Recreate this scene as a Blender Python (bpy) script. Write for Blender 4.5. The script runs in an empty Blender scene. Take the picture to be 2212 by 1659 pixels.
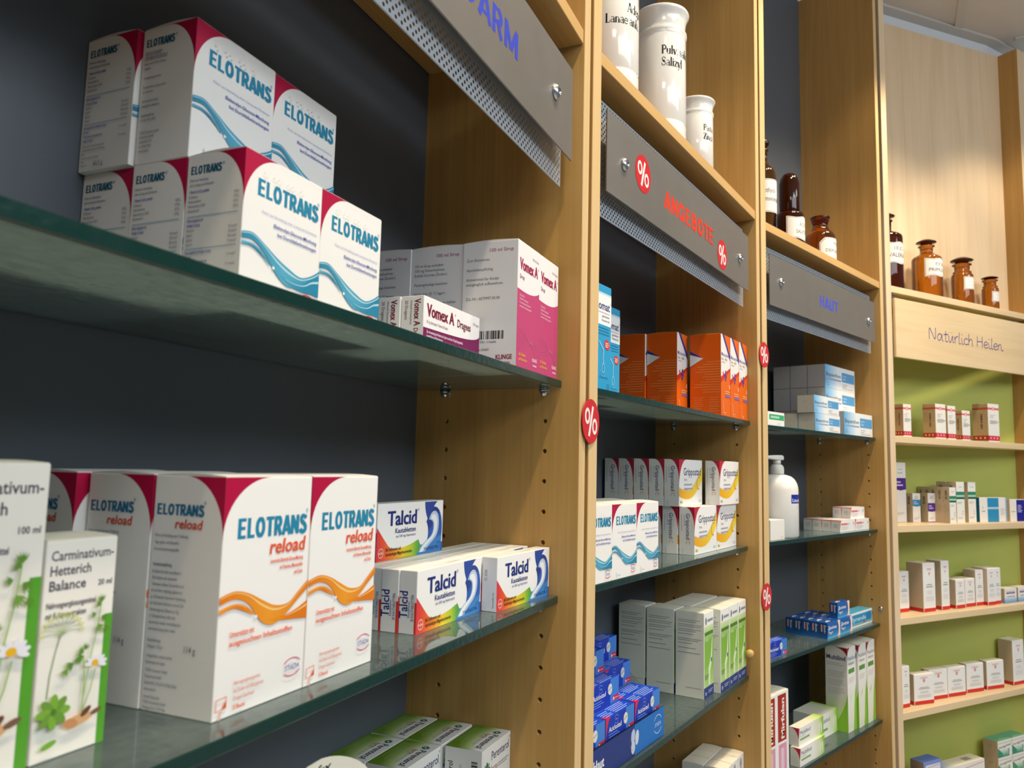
import bpy, bmesh, math
from math import sin, cos, pi, radians
from mathutils import Matrix, Vector

S = bpy.context.scene
COL = S.collection
MM = 0.001
EYE = 1.30                      # height of the camera above the floor; every z below is in mm from the camera's height

# ------------------------------------------------------------------ camera
cam_d = bpy.data.cameras.new('camera'); cam = bpy.data.objects.new('camera', cam_d); COL.objects.link(cam)
cam_d.sensor_fit = 'HORIZONTAL'; cam_d.sensor_width = 36.0; cam_d.lens = 36.0*1674.85/2212
cam_d.clip_start = 0.02; cam_d.clip_end = 50
right = Vector((0.9997159, -0.0025165, 0.0237017)); up = Vector((-0.0238349, -0.1055487, 0.9941284)); fwd = Vector((0.0, 0.9944110, 0.1055787))
M = Matrix((( right.x, up.x, -fwd.x, 0), (right.y, up.y, -fwd.y, 0), (right.z, up.z, -fwd.z, EYE), (0, 0, 0, 1)))
cam.matrix_world = M
cam_d.dof.use_dof = True; cam_d.dof.focus_distance = 0.90; cam_d.dof.aperture_fstop = 13
S.camera = cam

# ------------------------------------------------------------------ view, world
S.view_settings.view_transform = 'Standard'; S.view_settings.look = 'None'; S.view_settings.gamma = 1
S.view_settings.use_curve_mapping = False
S.view_settings.exposure = 0.02
W_ = bpy.data.worlds.new('daylight'); S.world = W_; W_.use_nodes = True
bg = W_.node_tree.nodes['Background']; bg.inputs[0].default_value = (0.74, 0.87, 1.0, 1); bg.inputs[1].default_value = 0.16

# ------------------------------------------------------------------ bays of the curved shelf wall (angle, front row of shelf-pin holes)
BAY = {1: (23.243206, 0.03627426, 0.82982465), 2: (32.787341, 0.41428436, 1.42248888),
       3: (43.943287, 0.89207278, 1.93897046), 4: (60.656165, 0.9451314, 1.9779664)}
def frame(k):
    t = radians(BAY[k][0]); return Vector((sin(t), cos(t), 0)), Vector((-cos(t), sin(t), 0)), Vector((BAY[k][1], BAY[k][2], EYE))
def P(k, u, w, z):
    U, W, O = frame(k); return O + (U*u + W*w + Vector((0, 0, z)))*MM
def RZ(k): return radians(90 - BAY[k][0])

# ------------------------------------------------------------------ ceiling spots of the shop, then added fill lights
def spot(k, u, w, power, col=(1, .83, .60), r=0.032, ang=74, tu=None):
    l = bpy.data.lights.new('ceiling_spot', 'SPOT'); l.energy = power; l.color = col; l.shadow_soft_size = r
    l.spot_size = radians(ang); l.spot_blend = 0.5
    o = bpy.data.objects.new('ceiling_spot', l); COL.objects.link(o)
    o.location = P(k, u, w, 1330)
    tgt = P(k, u if tu is None else tu, 40, -150)
    o.rotation_euler = (tgt - o.location).to_track_quat('-Z', 'Y').to_euler()
SPW = 26
for k, u in ((1, -900), (1, -560), (1, -180), (2, -420), (2, -60), (3, -420), (3, -60), (4, 120), (4, 520)):
    spot(k, u, -430, SPW*(0.45 if u == -900 else 1.0 if k < 4 else 0.72))
def ceiling_fill(x, y, sx, sy, power, col):  # unseen area light at ceiling height, added as frontal fill
    l = bpy.data.lights.new('added_ceiling_fill', 'AREA'); l.shape = 'RECTANGLE'; l.size = sx; l.size_y = sy; l.energy = power; l.color = col
    o = bpy.data.objects.new('added_ceiling_fill', l); COL.objects.link(o); o.location = (x, y, EYE + 1.36)
for x, y in ((0.3, -1.3), (1.9, -0.4), (2.6, 0.8)):
    ceiling_fill(x, y, 0.6, 0.6, 11, (0.93, 0.96, 1.0))
w = bpy.data.lights.new('added_front_fill', 'AREA'); w.shape = 'RECTANGLE'; w.size = 2.6; w.size_y = 0.7; w.energy = 34; w.color = (0.86, 0.94, 1.0)  # unseen area light added to brighten the box fronts
wo = bpy.data.objects.new('added_front_fill', w); COL.objects.link(wo); wo.location = (1.9, -0.6, 2.5); wo.rotation_euler = (Vector((0.2, 0.9, 1.3)) - wo.location).to_track_quat('-Z', 'Y').to_euler()

# ------------------------------------------------------------------ materials
def C(h):
    h = h.lstrip('#'); out = []
    for i in (0, 2, 4):
        v = int(h[i:i+2], 16)/255; out.append(v/12.92 if v <= .04045 else ((v+.055)/1.055)**2.4)
    return (*out, 1.0)
def mat(name, col='#808080', rough=.5, metal=0, spec=.5, trans=0, ior=1.45, coat=0):
    m = bpy.data.materials.new(name); m.use_nodes = True; b = m.node_tree.nodes['Principled BSDF']
    b.inputs['Base Color'].default_value = C(col); b.inputs['Roughness'].default_value = rough; b.inputs['Metallic'].default_value = metal
    b.inputs['Specular IOR Level'].default_value = spec; b.inputs['Transmission Weight'].default_value = trans; b.inputs['IOR'].default_value = ior
    b.inputs['Coat Weight'].default_value = coat
    return m
def nodes(m): return m.node_tree.nodes, m.node_tree.links, m.node_tree.nodes['Principled BSDF']
def noise_rough(m, scale, lo, hi, bump=0.0, bscale=400):
    n, l, b = nodes(m); tc = n.new('ShaderNodeTexCoord'); t = n.new('ShaderNodeTexNoise'); t.inputs['Scale'].default_value = scale
    l.new(tc.outputs['Object'], t.inputs['Vector']); r = n.new('ShaderNodeMapRange'); r.inputs['To Min'].default_value = lo; r.inputs['To Max'].default_value = hi
    l.new(t.outputs['Fac'], r.inputs['Value']); l.new(r.outputs[0], b.inputs['Roughness'])
    if bump:
        t2 = n.new('ShaderNodeTexNoise'); t2.inputs['Scale'].default_value = bscale; l.new(tc.outputs['Object'], t2.inputs['Vector'])
        bp = n.new('ShaderNodeBump'); bp.inputs['Strength'].default_value = bump; bp.inputs['Distance'].default_value = .001
        l.new(t2.outputs['Fac'], bp.inputs['Height']); l.new(bp.outputs[0], b.inputs['Normal'])
def wood(name, c0, c1, c2, axis='Z', rough=.38, plank=True):
    m = mat(name, c1, rough); n, l, b = nodes(m)
    tc = n.new('ShaderNodeTexCoord'); mp = n.new('ShaderNodeMapping'); l.new(tc.outputs['Object'], mp.inputs['Vector'])
    sc = {'Z': (9, 9, .55), 'X': (.55, 9, 9)}[axis]; mp.inputs['Scale'].default_value = sc
    a = n.new('ShaderNodeTexNoise'); a.inputs['Scale'].default_value = 2.2; a.inputs['Detail'].default_value = 5; a.inputs['Distortion'].default_value = 1.3
    l.new(mp.outputs[0], a.inputs['Vector'])
    mp2 = n.new('ShaderNodeMapping'); l.new(tc.outputs['Object'], mp2.inputs['Vector']); mp2.inputs['Scale'].default_value = tuple(v*9 if v > 1 else v*3 for v in sc)
    f = n.new('ShaderNodeTexNoise'); f.inputs['Scale'].default_value = 3; f.inputs['Detail'].default_value = 3; l.new(mp2.outputs[0], f.inputs['Vector'])
    mix = n.new('ShaderNodeMath'); mix.operation = 'MULTIPLY_ADD'; mix.inputs[1].default_value = .35; l.new(f.outputs['Fac'], mix.inputs[0]); 
    s2 = n.new('ShaderNodeMath'); s2.operation = 'MULTIPLY'; s2.inputs[1].default_value = .65; l.new(a.outputs['Fac'], s2.inputs[0]); l.new(s2.outputs[0], mix.inputs[2])
    r = n.new('ShaderNodeValToRGB'); e = r.color_ramp.elements
    e[0].position = .34; e[0].color = C(c0); e[1].position = .66; e[1].color = C(c2); k = e.new(.5); k.color = C(c1)
    l.new(mix.outputs[0], r.inputs[0]); l.new(r.outputs[0], b.inputs['Base Color'])
    return m
M_WOOD = wood('maple_panel', '#aa8249', '#b78e50', '#c1995b')
M_BOARD = wood('maple_board', '#b2894e', '#bd9457', '#c79e62', 'X')
M_EDGE = wood('maple_edge', '#d6b37a', '#ddbc86', '#e2c492')
M_EDGEX = wood('maple_board_edge', '#cba264', '#d2aa6e', '#d8b279', 'X')
M_PALE = wood('pale_birch_panel', '#dcc09a', '#e4caa6', '#ead2b0')
M_PALEX = wood('pale_birch_board', '#e2c597', '#e9cea2', '#eed5ac', 'X')
M_SLATE = mat('slate_laminate', '#535a62', .42); noise_rough(M_SLATE, 6, .38, .52)
M_GREEN = mat('lime_green_laminate', '#b9bf62', .5); noise_rough(M_GREEN, 5, .45, .6)
M_STEEL = mat('brushed_steel_plate', '#928d87', .45, .6); noise_rough(M_STEEL, 30, .36, .48)
M_PERF = mat('perforated_steel', '#b4bcc4', .5, .3); noise_rough(M_PERF, 40, .4, .5)
M_SCREW = mat('polished_steel', '#c9cdd0', .22, 1); noise_rough(M_SCREW, 60, .18, .3)
M_GAPSHADE = mat('painted_gap_shade', '#1c1720', .8); noise_rough(M_GAPSHADE, 20, .7, .9)  # near-black standing in for shade in post gaps and pin holes
M_WALLW = mat('white_painted_wall', '#e9edf2', .8); noise_rough(M_WALLW, 30, .7, .9, .1)
M_TILE = mat('mineral_ceiling_tile', '#d8d2cc', .9); noise_rough(M_TILE, 30, .85, .95, .5, 300)
M_TEE = mat('ceiling_grid_metal', '#cfccc6', .5, .1); noise_rough(M_TEE, 30, .4, .6)
M_FLOOR = mat('pale_floor', '#cdc5b9', .55); noise_rough(M_FLOOR, 8, .4, .6)
M_PORC = mat('white_porcelain', '#e9e8e4', .12, coat=.5); noise_rough(M_PORC, 20, .1, .15)
M_PLAST = mat('white_plastic', '#eeece6', .28); noise_rough(M_PLAST, 30, .25, .32)
M_AMBER = mat('amber_glass', '#b0701c', .03, trans=1, ior=1.45); noise_rough(M_AMBER, 20, .02, .05)
M_DARKAMBER = mat('dark_amber_glass', '#4a1c04', .04, trans=.75, ior=1.45); noise_rough(M_DARKAMBER, 20, .03, .06)
M_KNOB = mat('turned_maple', '#d9b06c', .4); noise_rough(M_KNOB, 30, .35, .5)
def printed(name, rough, lo, hi):
    m = mat(name, '#ffffff', rough); n, l, b = nodes(m)
    a = n.new('ShaderNodeAttribute'); a.attribute_name = 'Print'; l.new(a.outputs['Color'], b.inputs['Base Color'])
    noise_rough(m, 40, lo, hi, .04, 900); b.inputs['Specular IOR Level'].default_value = .35
    return m
M_CARD = printed('printed_carton_board', .42, .36, .48)
def glass_mat(name, tint, dust, rough):
    m = bpy.data.materials.new(name); m.use_nodes = True; n, l = m.node_tree.nodes, m.node_tree.links
    for x in list(n): n.remove(x)
    out = n.new('ShaderNodeOutputMaterial'); tr = n.new('ShaderNodeBsdfTransparent'); tr.inputs[0].default_value = C(tint)
    df = n.new('ShaderNodeBsdfDiffuse'); df.inputs[0].default_value = C('#b7c8ca'); tl = n.new('ShaderNodeBsdfTranslucent'); tl.inputs[0].default_value = C('#bfd2d4')
    gl = n.new('ShaderNodeBsdfGlossy'); gl.inputs['Roughness'].default_value = rough; gl.inputs[0].default_value = (.95, 1, .98, 1)
    tc = n.new('ShaderNodeTexCoord'); mp = n.new('ShaderNodeMapping'); mp.inputs['Scale'].default_value = (30, 45, 45); l.new(tc.outputs['Object'], mp.inputs[0])
    no = n.new('ShaderNodeTexNoise'); no.inputs['Scale'].default_value = 3; no.inputs['Detail'].default_value = 6; l.new(mp.outputs[0], no.inputs['Vector'])
    mr = n.new('ShaderNodeMapRange'); mr.inputs['From Min'].default_value = .3; mr.inputs['From Max'].default_value = .7
    mr.inputs['To Min'].default_value = dust*.88; mr.inputs['To Max'].default_value = dust*1.12; l.new(no.outputs['Fac'], mr.inputs[0])
    ad = n.new('ShaderNodeMixShader'); ad.inputs[0].default_value = .82; l.new(df.outputs[0], ad.inputs[1]); l.new(tl.outputs[0], ad.inputs[2])
    m1 = n.new('ShaderNodeMixShader'); l.new(mr.outputs[0], m1.inputs[0]); l.new(tr.outputs[0], m1.inputs[1]); l.new(ad.outputs[0], m1.inputs[2])
    fr = n.new('ShaderNodeFresnel'); fr.inputs[0].default_value = 1.5
    m2 = n.new('ShaderNodeMixShader'); l.new(fr.outputs[0], m2.inputs[0]); l.new(m1.outputs[0], m2.inputs[1]); l.new(gl.outputs[0], m2.inputs[2])
    l.new(m2.outputs[0], out.inputs[0]); return m
M_GLASS = glass_mat('clear_shelf_glass', '#cfdcd6', .50, .03)
M_ACRYL = glass_mat('clear_acrylic', '#eef3f6', .04, .05)
M_GEDGE = mat('green_glass_edge', '#0a322c', .12, spec=.6); noise_rough(M_GEDGE, 60, .08, .25, .15, 200)

# ------------------------------------------------------------------ text outlines (Blender's own font), cap height 1
_tc = {}
def outline(s, bold=0.0, res=2):
    key = (s, bold, res)
    if key not in _tc:
        c = bpy.data.curves.new('outline', 'FONT'); c.body = s; c.resolution_u = res; c.offset = bold
        o = bpy.data.objects.new('outline', c); m = o.to_mesh()
        v = [(a.co.x/.729, a.co.y/.729) for a in m.vertices]; f = [tuple(p.vertices) for p in m.polygons]
        o.to_mesh_clear(); bpy.data.objects.remove(o); bpy.data.curves.remove(c)
        x0 = min((a for a, _ in v), default=0); w = max((a for a, _ in v), default=1) - x0
        _tc[key] = ([(a - x0, b) for a, b in v], f, w)
    return _tc[key]

# ------------------------------------------------------------------ mesh builder (mm)
class MB:
    def __init__(s): s.v = []; s.f = []; s.m = []; s.c = []; s.sm = []
    def face(s, pts, col='#ffffff', mi=0, smooth=False):
        i = len(s.v); s.v += [tuple(p) for p in pts]; s.f.append(tuple(range(i, i+len(pts)))); s.m.append(mi); s.sm.append(smooth)
        s.c.append([C(col)]*len(pts) if isinstance(col, str) else [C(x) for x in col])
    def mesh(s, vs, fs, col='#ffffff', mi=0, smooth=False):
        i = len(s.v); s.v += [tuple(p) for p in vs]
        for f in fs:
            s.f.append(tuple(a+i for a in f)); s.m.append(mi); s.sm.append(smooth)
            s.c.append([C(col)]*len(f) if isinstance(col, str) else [col[a] for a in f])
    def box(s, a, b, mi=0, col='#ffffff', faces=None):
        x0, y0, z0 = a; x1, y1, z1 = b
        vs = [(x0,y0,z0),(x1,y0,z0),(x1,y1,z0),(x0,y1,z0),(x0,y0,z1),(x1,y0,z1),(x1,y1,z1),(x0,y1,z1)]
        fs = dict(bottom=(0,3,2,1), top=(4,5,6,7), front=(0,1,5,4), right=(1,2,6,5), back=(2,3,7,6), left=(3,0,4,7))
        i = len(s.v); s.v += vs
        for k, f in fs.items():
            s.f.append(tuple(q+i for q in f)); s.m.append((faces or {}).get(k, mi)); s.sm.append(False)
            cc = col.get(k, col.get('*', '#ffffff')) if isinstance(col, dict) else col
            s.c.append([C(cc)]*4)
    def lathe(s, prof, n=40, mi=0, col='#ffffff', cx=0, cy=0, cap=True):
        i = len(s.v)
        for r, z in prof:
            for a in range(n): t = 2*pi*a/n; s.v.append((cx+r*cos(t), cy+r*sin(t), z))
        for k in range(len(prof)-1):
            for a in range(n):
                b = (a+1) % n; s.f.append((i+k*n+a, i+k*n+b, i+(k+1)*n+b, i+(k+1)*n+a)); s.m.append(mi); s.sm.append(True); s.c.append([C(col)]*4)
        if cap:
            for k, rev in ((0, True), (len(prof)-1, False)):
                if prof[k][0] > .01:
                    f = [i+k*n+a for a in range(n)]; s.f.append(tuple(f[::-1] if rev else f)); s.m.append(mi); s.sm.append(False); s.c.append([C(col)]*n)
    def tube(s, p0, p1, r, n=14, mi=0, r1=None):
        p0 = Vector(p0); p1 = Vector(p1); d = (p1-p0).normalized(); q = d.to_track_quat('Z', 'Y'); i = len(s.v); r1 = r if r1 is None else r1
        for p, rr in ((p0, r), (p1, r1)):
            for a in range(n): t = 2*pi*a/n; s.v.append(tuple(p + q @ Vector((rr*cos(t), rr*sin(t), 0))))
        for a in range(n):
            b = (a+1) % n; s.f.append((i+a, i+b, i+n+b, i+n+a)); s.m.append(mi); s.sm.append(True); s.c.append([C('#ffffff')]*4)
        for f in (tuple(range(i+n-1, i-1, -1)), tuple(range(i+n, i+2*n))): s.f.append(f); s.m.append(mi); s.sm.append(False); s.c.append([C('#ffffff')]*n)
    def build(s, name, mats, parent=None, bevel=0, attr=True, weld=False):
        me = bpy.data.meshes.new(name); me.from_pydata([(x*MM, y*MM, z*MM) for x, y, z in s.v], [], s.f)
        for m in (mats if isinstance(mats, (list, tuple)) else [mats]): me.materials.append(m)
        me.polygons.foreach_set('material_index', s.m); me.polygons.foreach_set('use_smooth', s.sm)
        if attr:
            at = me.color_attributes.new('Print', 'FLOAT_COLOR', 'CORNER'); flat = [x for f in s.c for c in f for x in c]; at.data.foreach_set('color', flat)
        if bevel or weld:
            bm = bmesh.new(); bm.from_mesh(me)
            if weld: bmesh.ops.remove_doubles(bm, verts=bm.verts, dist=1e-6)
            if bevel: bmesh.ops.bevel(bm, geom=[e for e in bm.edges if len(e.link_faces) == 2], offset=bevel*MM, segments=2 if bevel > 1.2 else 1, affect='EDGES', profile=.5)
            bm.to_mesh(me); bm.free()
        me.update()
        o = bpy.data.objects.new(name, me); COL.objects.link(o)
        if parent: o.parent = parent
        return o
def tag(o, label=None, cat=None, group=None, kind=None):
    if label: o['label'] = label
    if cat: o['category'] = cat
    if group: o['group'] = group
    if kind: o['kind'] = kind
    return o
def thing(name, label, cat, loc=(0, 0, 0), rz=0, group=None):
    o = bpy.data.objects.new(name, None); COL.objects.link(o); o.location = loc; o.rotation_euler = (0, 0, rz); o.empty_display_size = .05
    return tag(o, label, cat, group)
def dup(root):
    r = root.copy(); COL.objects.link(r)
    for ch in root.children:
        c = ch.copy(); COL.objects.link(c); c.parent = r
        for g in ch.children:
            d = g.copy(); COL.objects.link(d); d.parent = c
    return r

# ------------------------------------------------------------------ printing on a carton's face
class Face:
    """draws flat print on one face: x to the right, y up, in mm; each call lies a hair above the one before"""
    def __init__(s, mb, o, x, y, w, h, rot180=False, cyl=None, mi=0):
        s.mb, s.o, s.x, s.y = mb, Vector(o), Vector(x), Vector(y); s.n = s.x.cross(s.y); s.w, s.h = w, h; s.lay = .07; s.r = rot180; s.cyl = cyl; s.mi = mi
    def at(s, a, b):
        if s.r: a, b = s.w-a, s.h-b
        if s.cyl:
            r = s.cyl + s.lay; t = (a - s.w/2)/s.cyl; return Vector((r*sin(t), -r*cos(t), s.o.z + b))
        return s.o + s.x*a + s.y*b + s.n*(s.lay*.55)
    def up(s): s.lay += .05
    def poly(s, pts, c):
        s.mb.face([s.at(*p) for p in pts], c, s.mi); s.up()
    def rect(s, x0, y0, x1, y1, c, nx=1):
        for i in range(nx):
            a = x0+(x1-x0)*i/nx; b = x0+(x1-x0)*(i+1)/nx; s.mb.face([s.at(a, y0), s.at(b, y0), s.at(b, y1), s.at(a, y1)], c, s.mi)
        s.up()
    def grad(s, x0, y0, x1, y1, stops, vertical=False):
        for (p, c), (q, d) in zip(stops, stops[1:]):
            if vertical: a, b = y0+(y1-y0)*p, y0+(y1-y0)*q; s.mb.face([s.at(x0, a), s.at(x1, a), s.at(x1, b), s.at(x0, b)], [c, c, d, d], s.mi)
            else: a, b = x0+(x1-x0)*p, x0+(x1-x0)*q; s.mb.face([s.at(a, y0), s.at(b, y0), s.at(b, y1), s.at(a, y1)], [c, d, d, c], s.mi)
        s.up()
    def ellipse(s, cx, cy, rx, ry, c, n=20, rot=0):
        ca, sa = cos(radians(rot)), sin(radians(rot))
        s.poly([(cx+rx*cos(2*pi*i/n)*ca-ry*sin(2*pi*i/n)*sa, cy+rx*cos(2*pi*i/n)*sa+ry*sin(2*pi*i/n)*ca) for i in range(n)], c)
    def arc(s, cx, cy, rx, ry, a0, a1, t, c, n=14):
        for i in range(n):
            a, b = radians(a0+(a1-a0)*i/n), radians(a0+(a1-a0)*(i+1)/n)
            s.mb.face([s.at(cx+(rx-t)*cos(a), cy+(ry-t)*sin(a)), s.at(cx+rx*cos(a), cy+ry*sin(a)), s.at(cx+rx*cos(b), cy+ry*sin(b)), s.at(cx+(rx-t)*cos(b), cy+(ry-t)*sin(b))], c, s.mi)
        s.up()
    def ribbon(s, top, bot, cols):
        """band between two curves of equal length, colours run along it"""
        n = len(top)
        for i in range(n-1):
            s.mb.face([s.at(*bot[i]), s.at(*bot[i+1]), s.at(*top[i+1]), s.at(*top[i])], [cols[i], cols[i+1], cols[i+1], cols[i]], s.mi)
        s.up()
    def stroke(s, pts, t, c):
        for (a, b), (d, e) in zip(pts, pts[1:]):
            L = math.hypot(d-a, e-b) or 1; nx, ny = -(e-b)/L*t/2, (d-a)/L*t/2
            s.mb.face([s.at(a-nx, b-ny), s.at(d-nx, e-ny), s.at(d+nx, e+ny), s.at(a+nx, b+ny)], c, s.mi)
        s.up()
    def text(s, t, x, y, h, c, fit=None, sx=.85, al='l', bold=0.0, rot=0, sl=0.0, res=2):
        v, f, w = outline(t, min(bold, .014), res)
        if fit: sx = fit/(w*h)
        W = w*h*sx; ox = {'l': 0, 'r': -W, 'c': -W/2}[al]; ca, sa = cos(radians(rot)), sin(radians(rot))
        e = max(0, bold-.014)*h*1.2                                 # heavier weights: the outline is widened sideways
        for dx in ((-e, 0, e) if e > .05 else (0,)):
            vs = []
            for a, b in v:
                p, q = a*h*sx + b*h*sl + ox + dx, b*h; vs.append(s.at(x+p*ca-q*sa, y+p*sa+q*ca))
            s.mb.mesh(vs, f, c, s.mi); s.lay += .02
        s.up()
    def para(s, lines, x, y, h, pitch, c, sx=.7, bold=0.0, al='l', rot=0):
        for i, t in enumerate(lines):
            if t:
                dx, dy = (0, -i*pitch) if not rot else (i*pitch*sin(radians(rot)), -i*pitch*cos(radians(rot)))
                s.text(t, x+dx, y+dy, h, c, sx=sx, bold=bold, al=al, rot=rot)
                s.lay -= .05
        s.up()
    def bars(s, x, y, ws, h, pitch, c, rot=0):
        """lines of print too small to read"""
        for i, w in enumerate(ws):
            if rot == 0: s.mb.face([s.at(x, y-i*pitch), s.at(x+w, y-i*pitch), s.at(x+w, y-i*pitch+h), s.at(x, y-i*pitch+h)], c, s.mi)
            else: s.mb.face([s.at(x+i*pitch, y), s.at(x+i*pitch, y-w), s.at(x+i*pitch+h, y-w), s.at(x+i*pitch+h, y)], c, s.mi)
        s.up()
    def barcode(s, x, y, w, h, c, vertical=False):
        pat = [2,1,1,2,3,1,1,1,2,2,1,3,1,1,2,1,1,2,2,1,3,1,2,1,1,1,3,2,1,1,2,1]; tot = sum(pat); p = 0
        for i, q in enumerate(pat):
            if i % 2 == 0:
                if vertical: a, b = y+h*p/tot, y+h*(p+q)/tot; pts = [(x, a), (x+w, a), (x+w, b), (x, b)]
                else: a, b = x+w*p/tot, x+w*(p+q)/tot; pts = [(a, y), (b, y), (b, y+h), (a, y+h)]
                s.mb.face([s.at(*t) for t in pts], c, s.mi)
            p += q
        s.up()
def quarter(cx, cy, rx, ry, a0, a1, n=10):
    return [(cx+rx*cos(radians(a0+(a1-a0)*i/n)), cy+ry*sin(radians(a0+(a1-a0)*i/n))) for i in range(n+1)]
def bez(p0, p1, p2, p3, n=10):
    return [tuple((1-t)**3*a+3*(1-t)**2*t*b+3*(1-t)*t*t*c+t**3*d for a, b, c, d in zip(p0, p1, p2, p3)) for t in [i/n for i in range(n+1)]]
def mixc(a, b, t):
    a = [int(a[i:i+2], 16) for i in (1, 3, 5)]; b = [int(b[i:i+2], 16) for i in (1, 3, 5)]
    return '#%02x%02x%02x' % tuple(round(x+(y-x)*t) for x, y in zip(a, b))

KINDS = {}
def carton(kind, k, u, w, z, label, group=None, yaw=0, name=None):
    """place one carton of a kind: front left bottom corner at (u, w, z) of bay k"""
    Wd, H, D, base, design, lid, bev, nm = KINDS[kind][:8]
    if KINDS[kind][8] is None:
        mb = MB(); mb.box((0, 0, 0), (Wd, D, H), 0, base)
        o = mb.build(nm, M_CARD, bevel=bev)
        pm = MB()
        fr = Face(pm, (0, 0, 0), (1, 0, 0), (0, 0, 1), Wd, H); lf = Face(pm, (0, D, 0), (0, -1, 0), (0, 0, 1), D, H); tp = Face(pm, (0, 0, H), (1, 0, 0), (0, 1, 0), Wd, D)
        design(fr, lf, tp)
        if pm.v:                                             # the print joins the carton's own mesh
            po = pm.build('print', M_CARD); bm = bmesh.new(); bm.from_mesh(o.data); bm.from_mesh(po.data); bm.to_mesh(o.data); bm.free()
            pme = po.data; bpy.data.objects.remove(po); bpy.data.meshes.remove(pme)
        if lid:                                              # slightly bulging tuck-in top flap
            lm = MB(); n = 8; e = .5
            for i in range(n):
                t0, t1 = i/n, (i+1)/n; a = lambda t: H + .5 + lid*sin(pi*t)
                y0, y1 = e+(D-2*e)*t0, e+(D-2*e)*t1; c = base.get('top', '#ffffff') if isinstance(base, dict) else base
                lm.face([(e, y0, a(t0)), (Wd-e, y0, a(t0)), (Wd-e, y1, a(t1)), (e, y1, a(t1))], c, smooth=True)
                lm.face([(e, y1, H+.05), (e, y0, H+.05), (e, y0, a(t0)), (e, y1, a(t1))], mixc(c, '#a09a90', .25))
                lm.face([(Wd-e, y0, H+.05), (Wd-e, y1, H+.05), (Wd-e, y1, a(t1)), (Wd-e, y0, a(t0))], c)
            lm.face([(e, e, H+.05), (Wd-e, e, H+.05), (Wd-e, e, H+.5), (e, e, H+.5)], c); lm.face([(Wd-e, D-e, H+.05), (e, D-e, H+.05), (e, D-e, H+.5), (Wd-e, D-e, H+.5)], c)
            lm.build('top_flap', M_CARD, parent=o)
        KINDS[kind][8] = o
    else: o = dup(KINDS[kind][8])
    o.location = P(k, u, w, z + .25); o.rotation_euler = (0, 0, RZ(k) + radians(yaw))
    for q in ('group',):
        if q in o: del o[q]
    return tag(o, label, 'medicine box', group)
def kind(key, W, H, D, base='#f4f2ee', lid=0, bev=.35, name='medicine_carton'):
    def deco(fn): KINDS[key] = [W, H, D, base, fn, lid, bev, name, None]; return fn
    return deco
# ------------------------------------------------------------------ carton designs (print; most left sides toned darker as painted shade)
MAG = '#b3093f'; TEAL = '#2286a9'; INDIGO = '#4a58b0'; LILAC = '#9aa3cf'; PRN = '#56607a'; RED = '#d5202c'; GREY = '#8d8b88'
def corner(f, a=.42, b=.4, c=MAG, right=False):
    q = quarter(a*f.w, f.h*(1-b), a*f.w, b*f.h, 180, 90, 14)
    pts = q + [(0, f.h)]
    if right: pts = [(f.w-x, y) for x, y in pts][::-1]
    f.poly(pts, c)
GRO = {'E': ([[(.09, 0), (.09, 1)], [(0, .92), (.46, .92)], [(0, .51), (.42, .51)], [(0, .08), (.46, .08)]], .55), 'L': ([[(.09, 0), (.09, 1)], [(0, .08), (.43, .08)]], .48),
 'O': ([quarter(.29, .5, .20, .42, 0, 360, 22)], .64), 'T': ([[(0, .92), (.48, .92)], [(.24, 0), (.24, 1)]], .52), 'R': ([[(.09, 0), (.09, 1)], [(.09, .92), (.26, .92)] + quarter(.26, .70, .14, .22, 80, -80, 8) + [(.26, .48), (.09, .48)], [(.26, .48), (.43, 0)]], .54),
 'A': ([[(.05, 0), (.27, 1)], [(.27, 1), (.49, 0)], [(.12, .26), (.42, .26)]], .56), 'N': ([[(.09, 0), (.09, 1)], [(.09, .96), (.45, .04)], [(.45, 0), (.45, 1)]], .60), 'D': ([[(.09, 0), (.09, 1)], [(.09, .92), (.24, .92)] + quarter(.24, .5, .22, .42, 80, -80, 10) + [(.24, .08), (.09, .08)]], .63), 'M': ([[(.09, 0), (.09, 1)], [(.09, .97), (.34, .12)], [(.34, .12), (.59, .97)], [(.59, 0), (.59, 1)]], .76), 'G': ([[(.48, .78), (.40, .89), (.29, .92)] + quarter(.29, .5, .21, .42, 110, 290, 12) + [(.42, .12), (.46, .2), (.46, .46), (.30, .46)]], .63),
 'B': ([[(.09, 0), (.09, 1)], [(.09, .92), (.26, .92)] + quarter(.26, .73, .13, .19, 80, -80, 8) + [(.26, .53), (.09, .53)], [(.26, .53)] + quarter(.28, .30, .15, .22, 80, -80, 8) + [(.26, .08), (.09, .08)]], .56), 'H': ([[(.09, 0), (.09, 1)], [(.45, 0), (.45, 1)], [(.09, .52), (.45, .52)]], .62), 'U': ([[(.09, 1), (.09, .28)] + quarter(.27, .28, .18, .21, 180, 360, 10) + [(.45, .28), (.45, 1)]], .61),
 'S': ([[(.42, .80), (.36, .90), (.24, .93), (.12, .88), (.09, .75), (.15, .62), (.30, .50), (.40, .38), (.43, .24), (.36, .11), (.23, .07), (.10, .11), (.05, .22)]], .50)}
def grotesk(f, t, x, y, h, c, fit, wt=1):
    """bold grotesque capitals"""
    tot = sum(GRO[q][1] for q in t) - .06; sx = fit/(tot*h)
    for q in t:
        for p in GRO[q][0]:
            for (a, b), (d, e) in zip(p, p[1:]):
                hor = abs(e-b) < .3*abs(d-a); th = h*(.17 if hor else .215*sx**.6)*wt
                ex = (d-a)*h*sx; ey = (e-b)*h; L = math.hypot(ex, ey) or 1; k = (.02*h/L if len(p) > 2 else 0)
                f.stroke([(x+a*h*sx-ex*k, y+b*h-ey*k), (x+d*h*sx+ex*k, y+e*h+ey*k)], th, c); f.lay -= .042
        x += GRO[q][1]*h*sx
    f.up()
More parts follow.
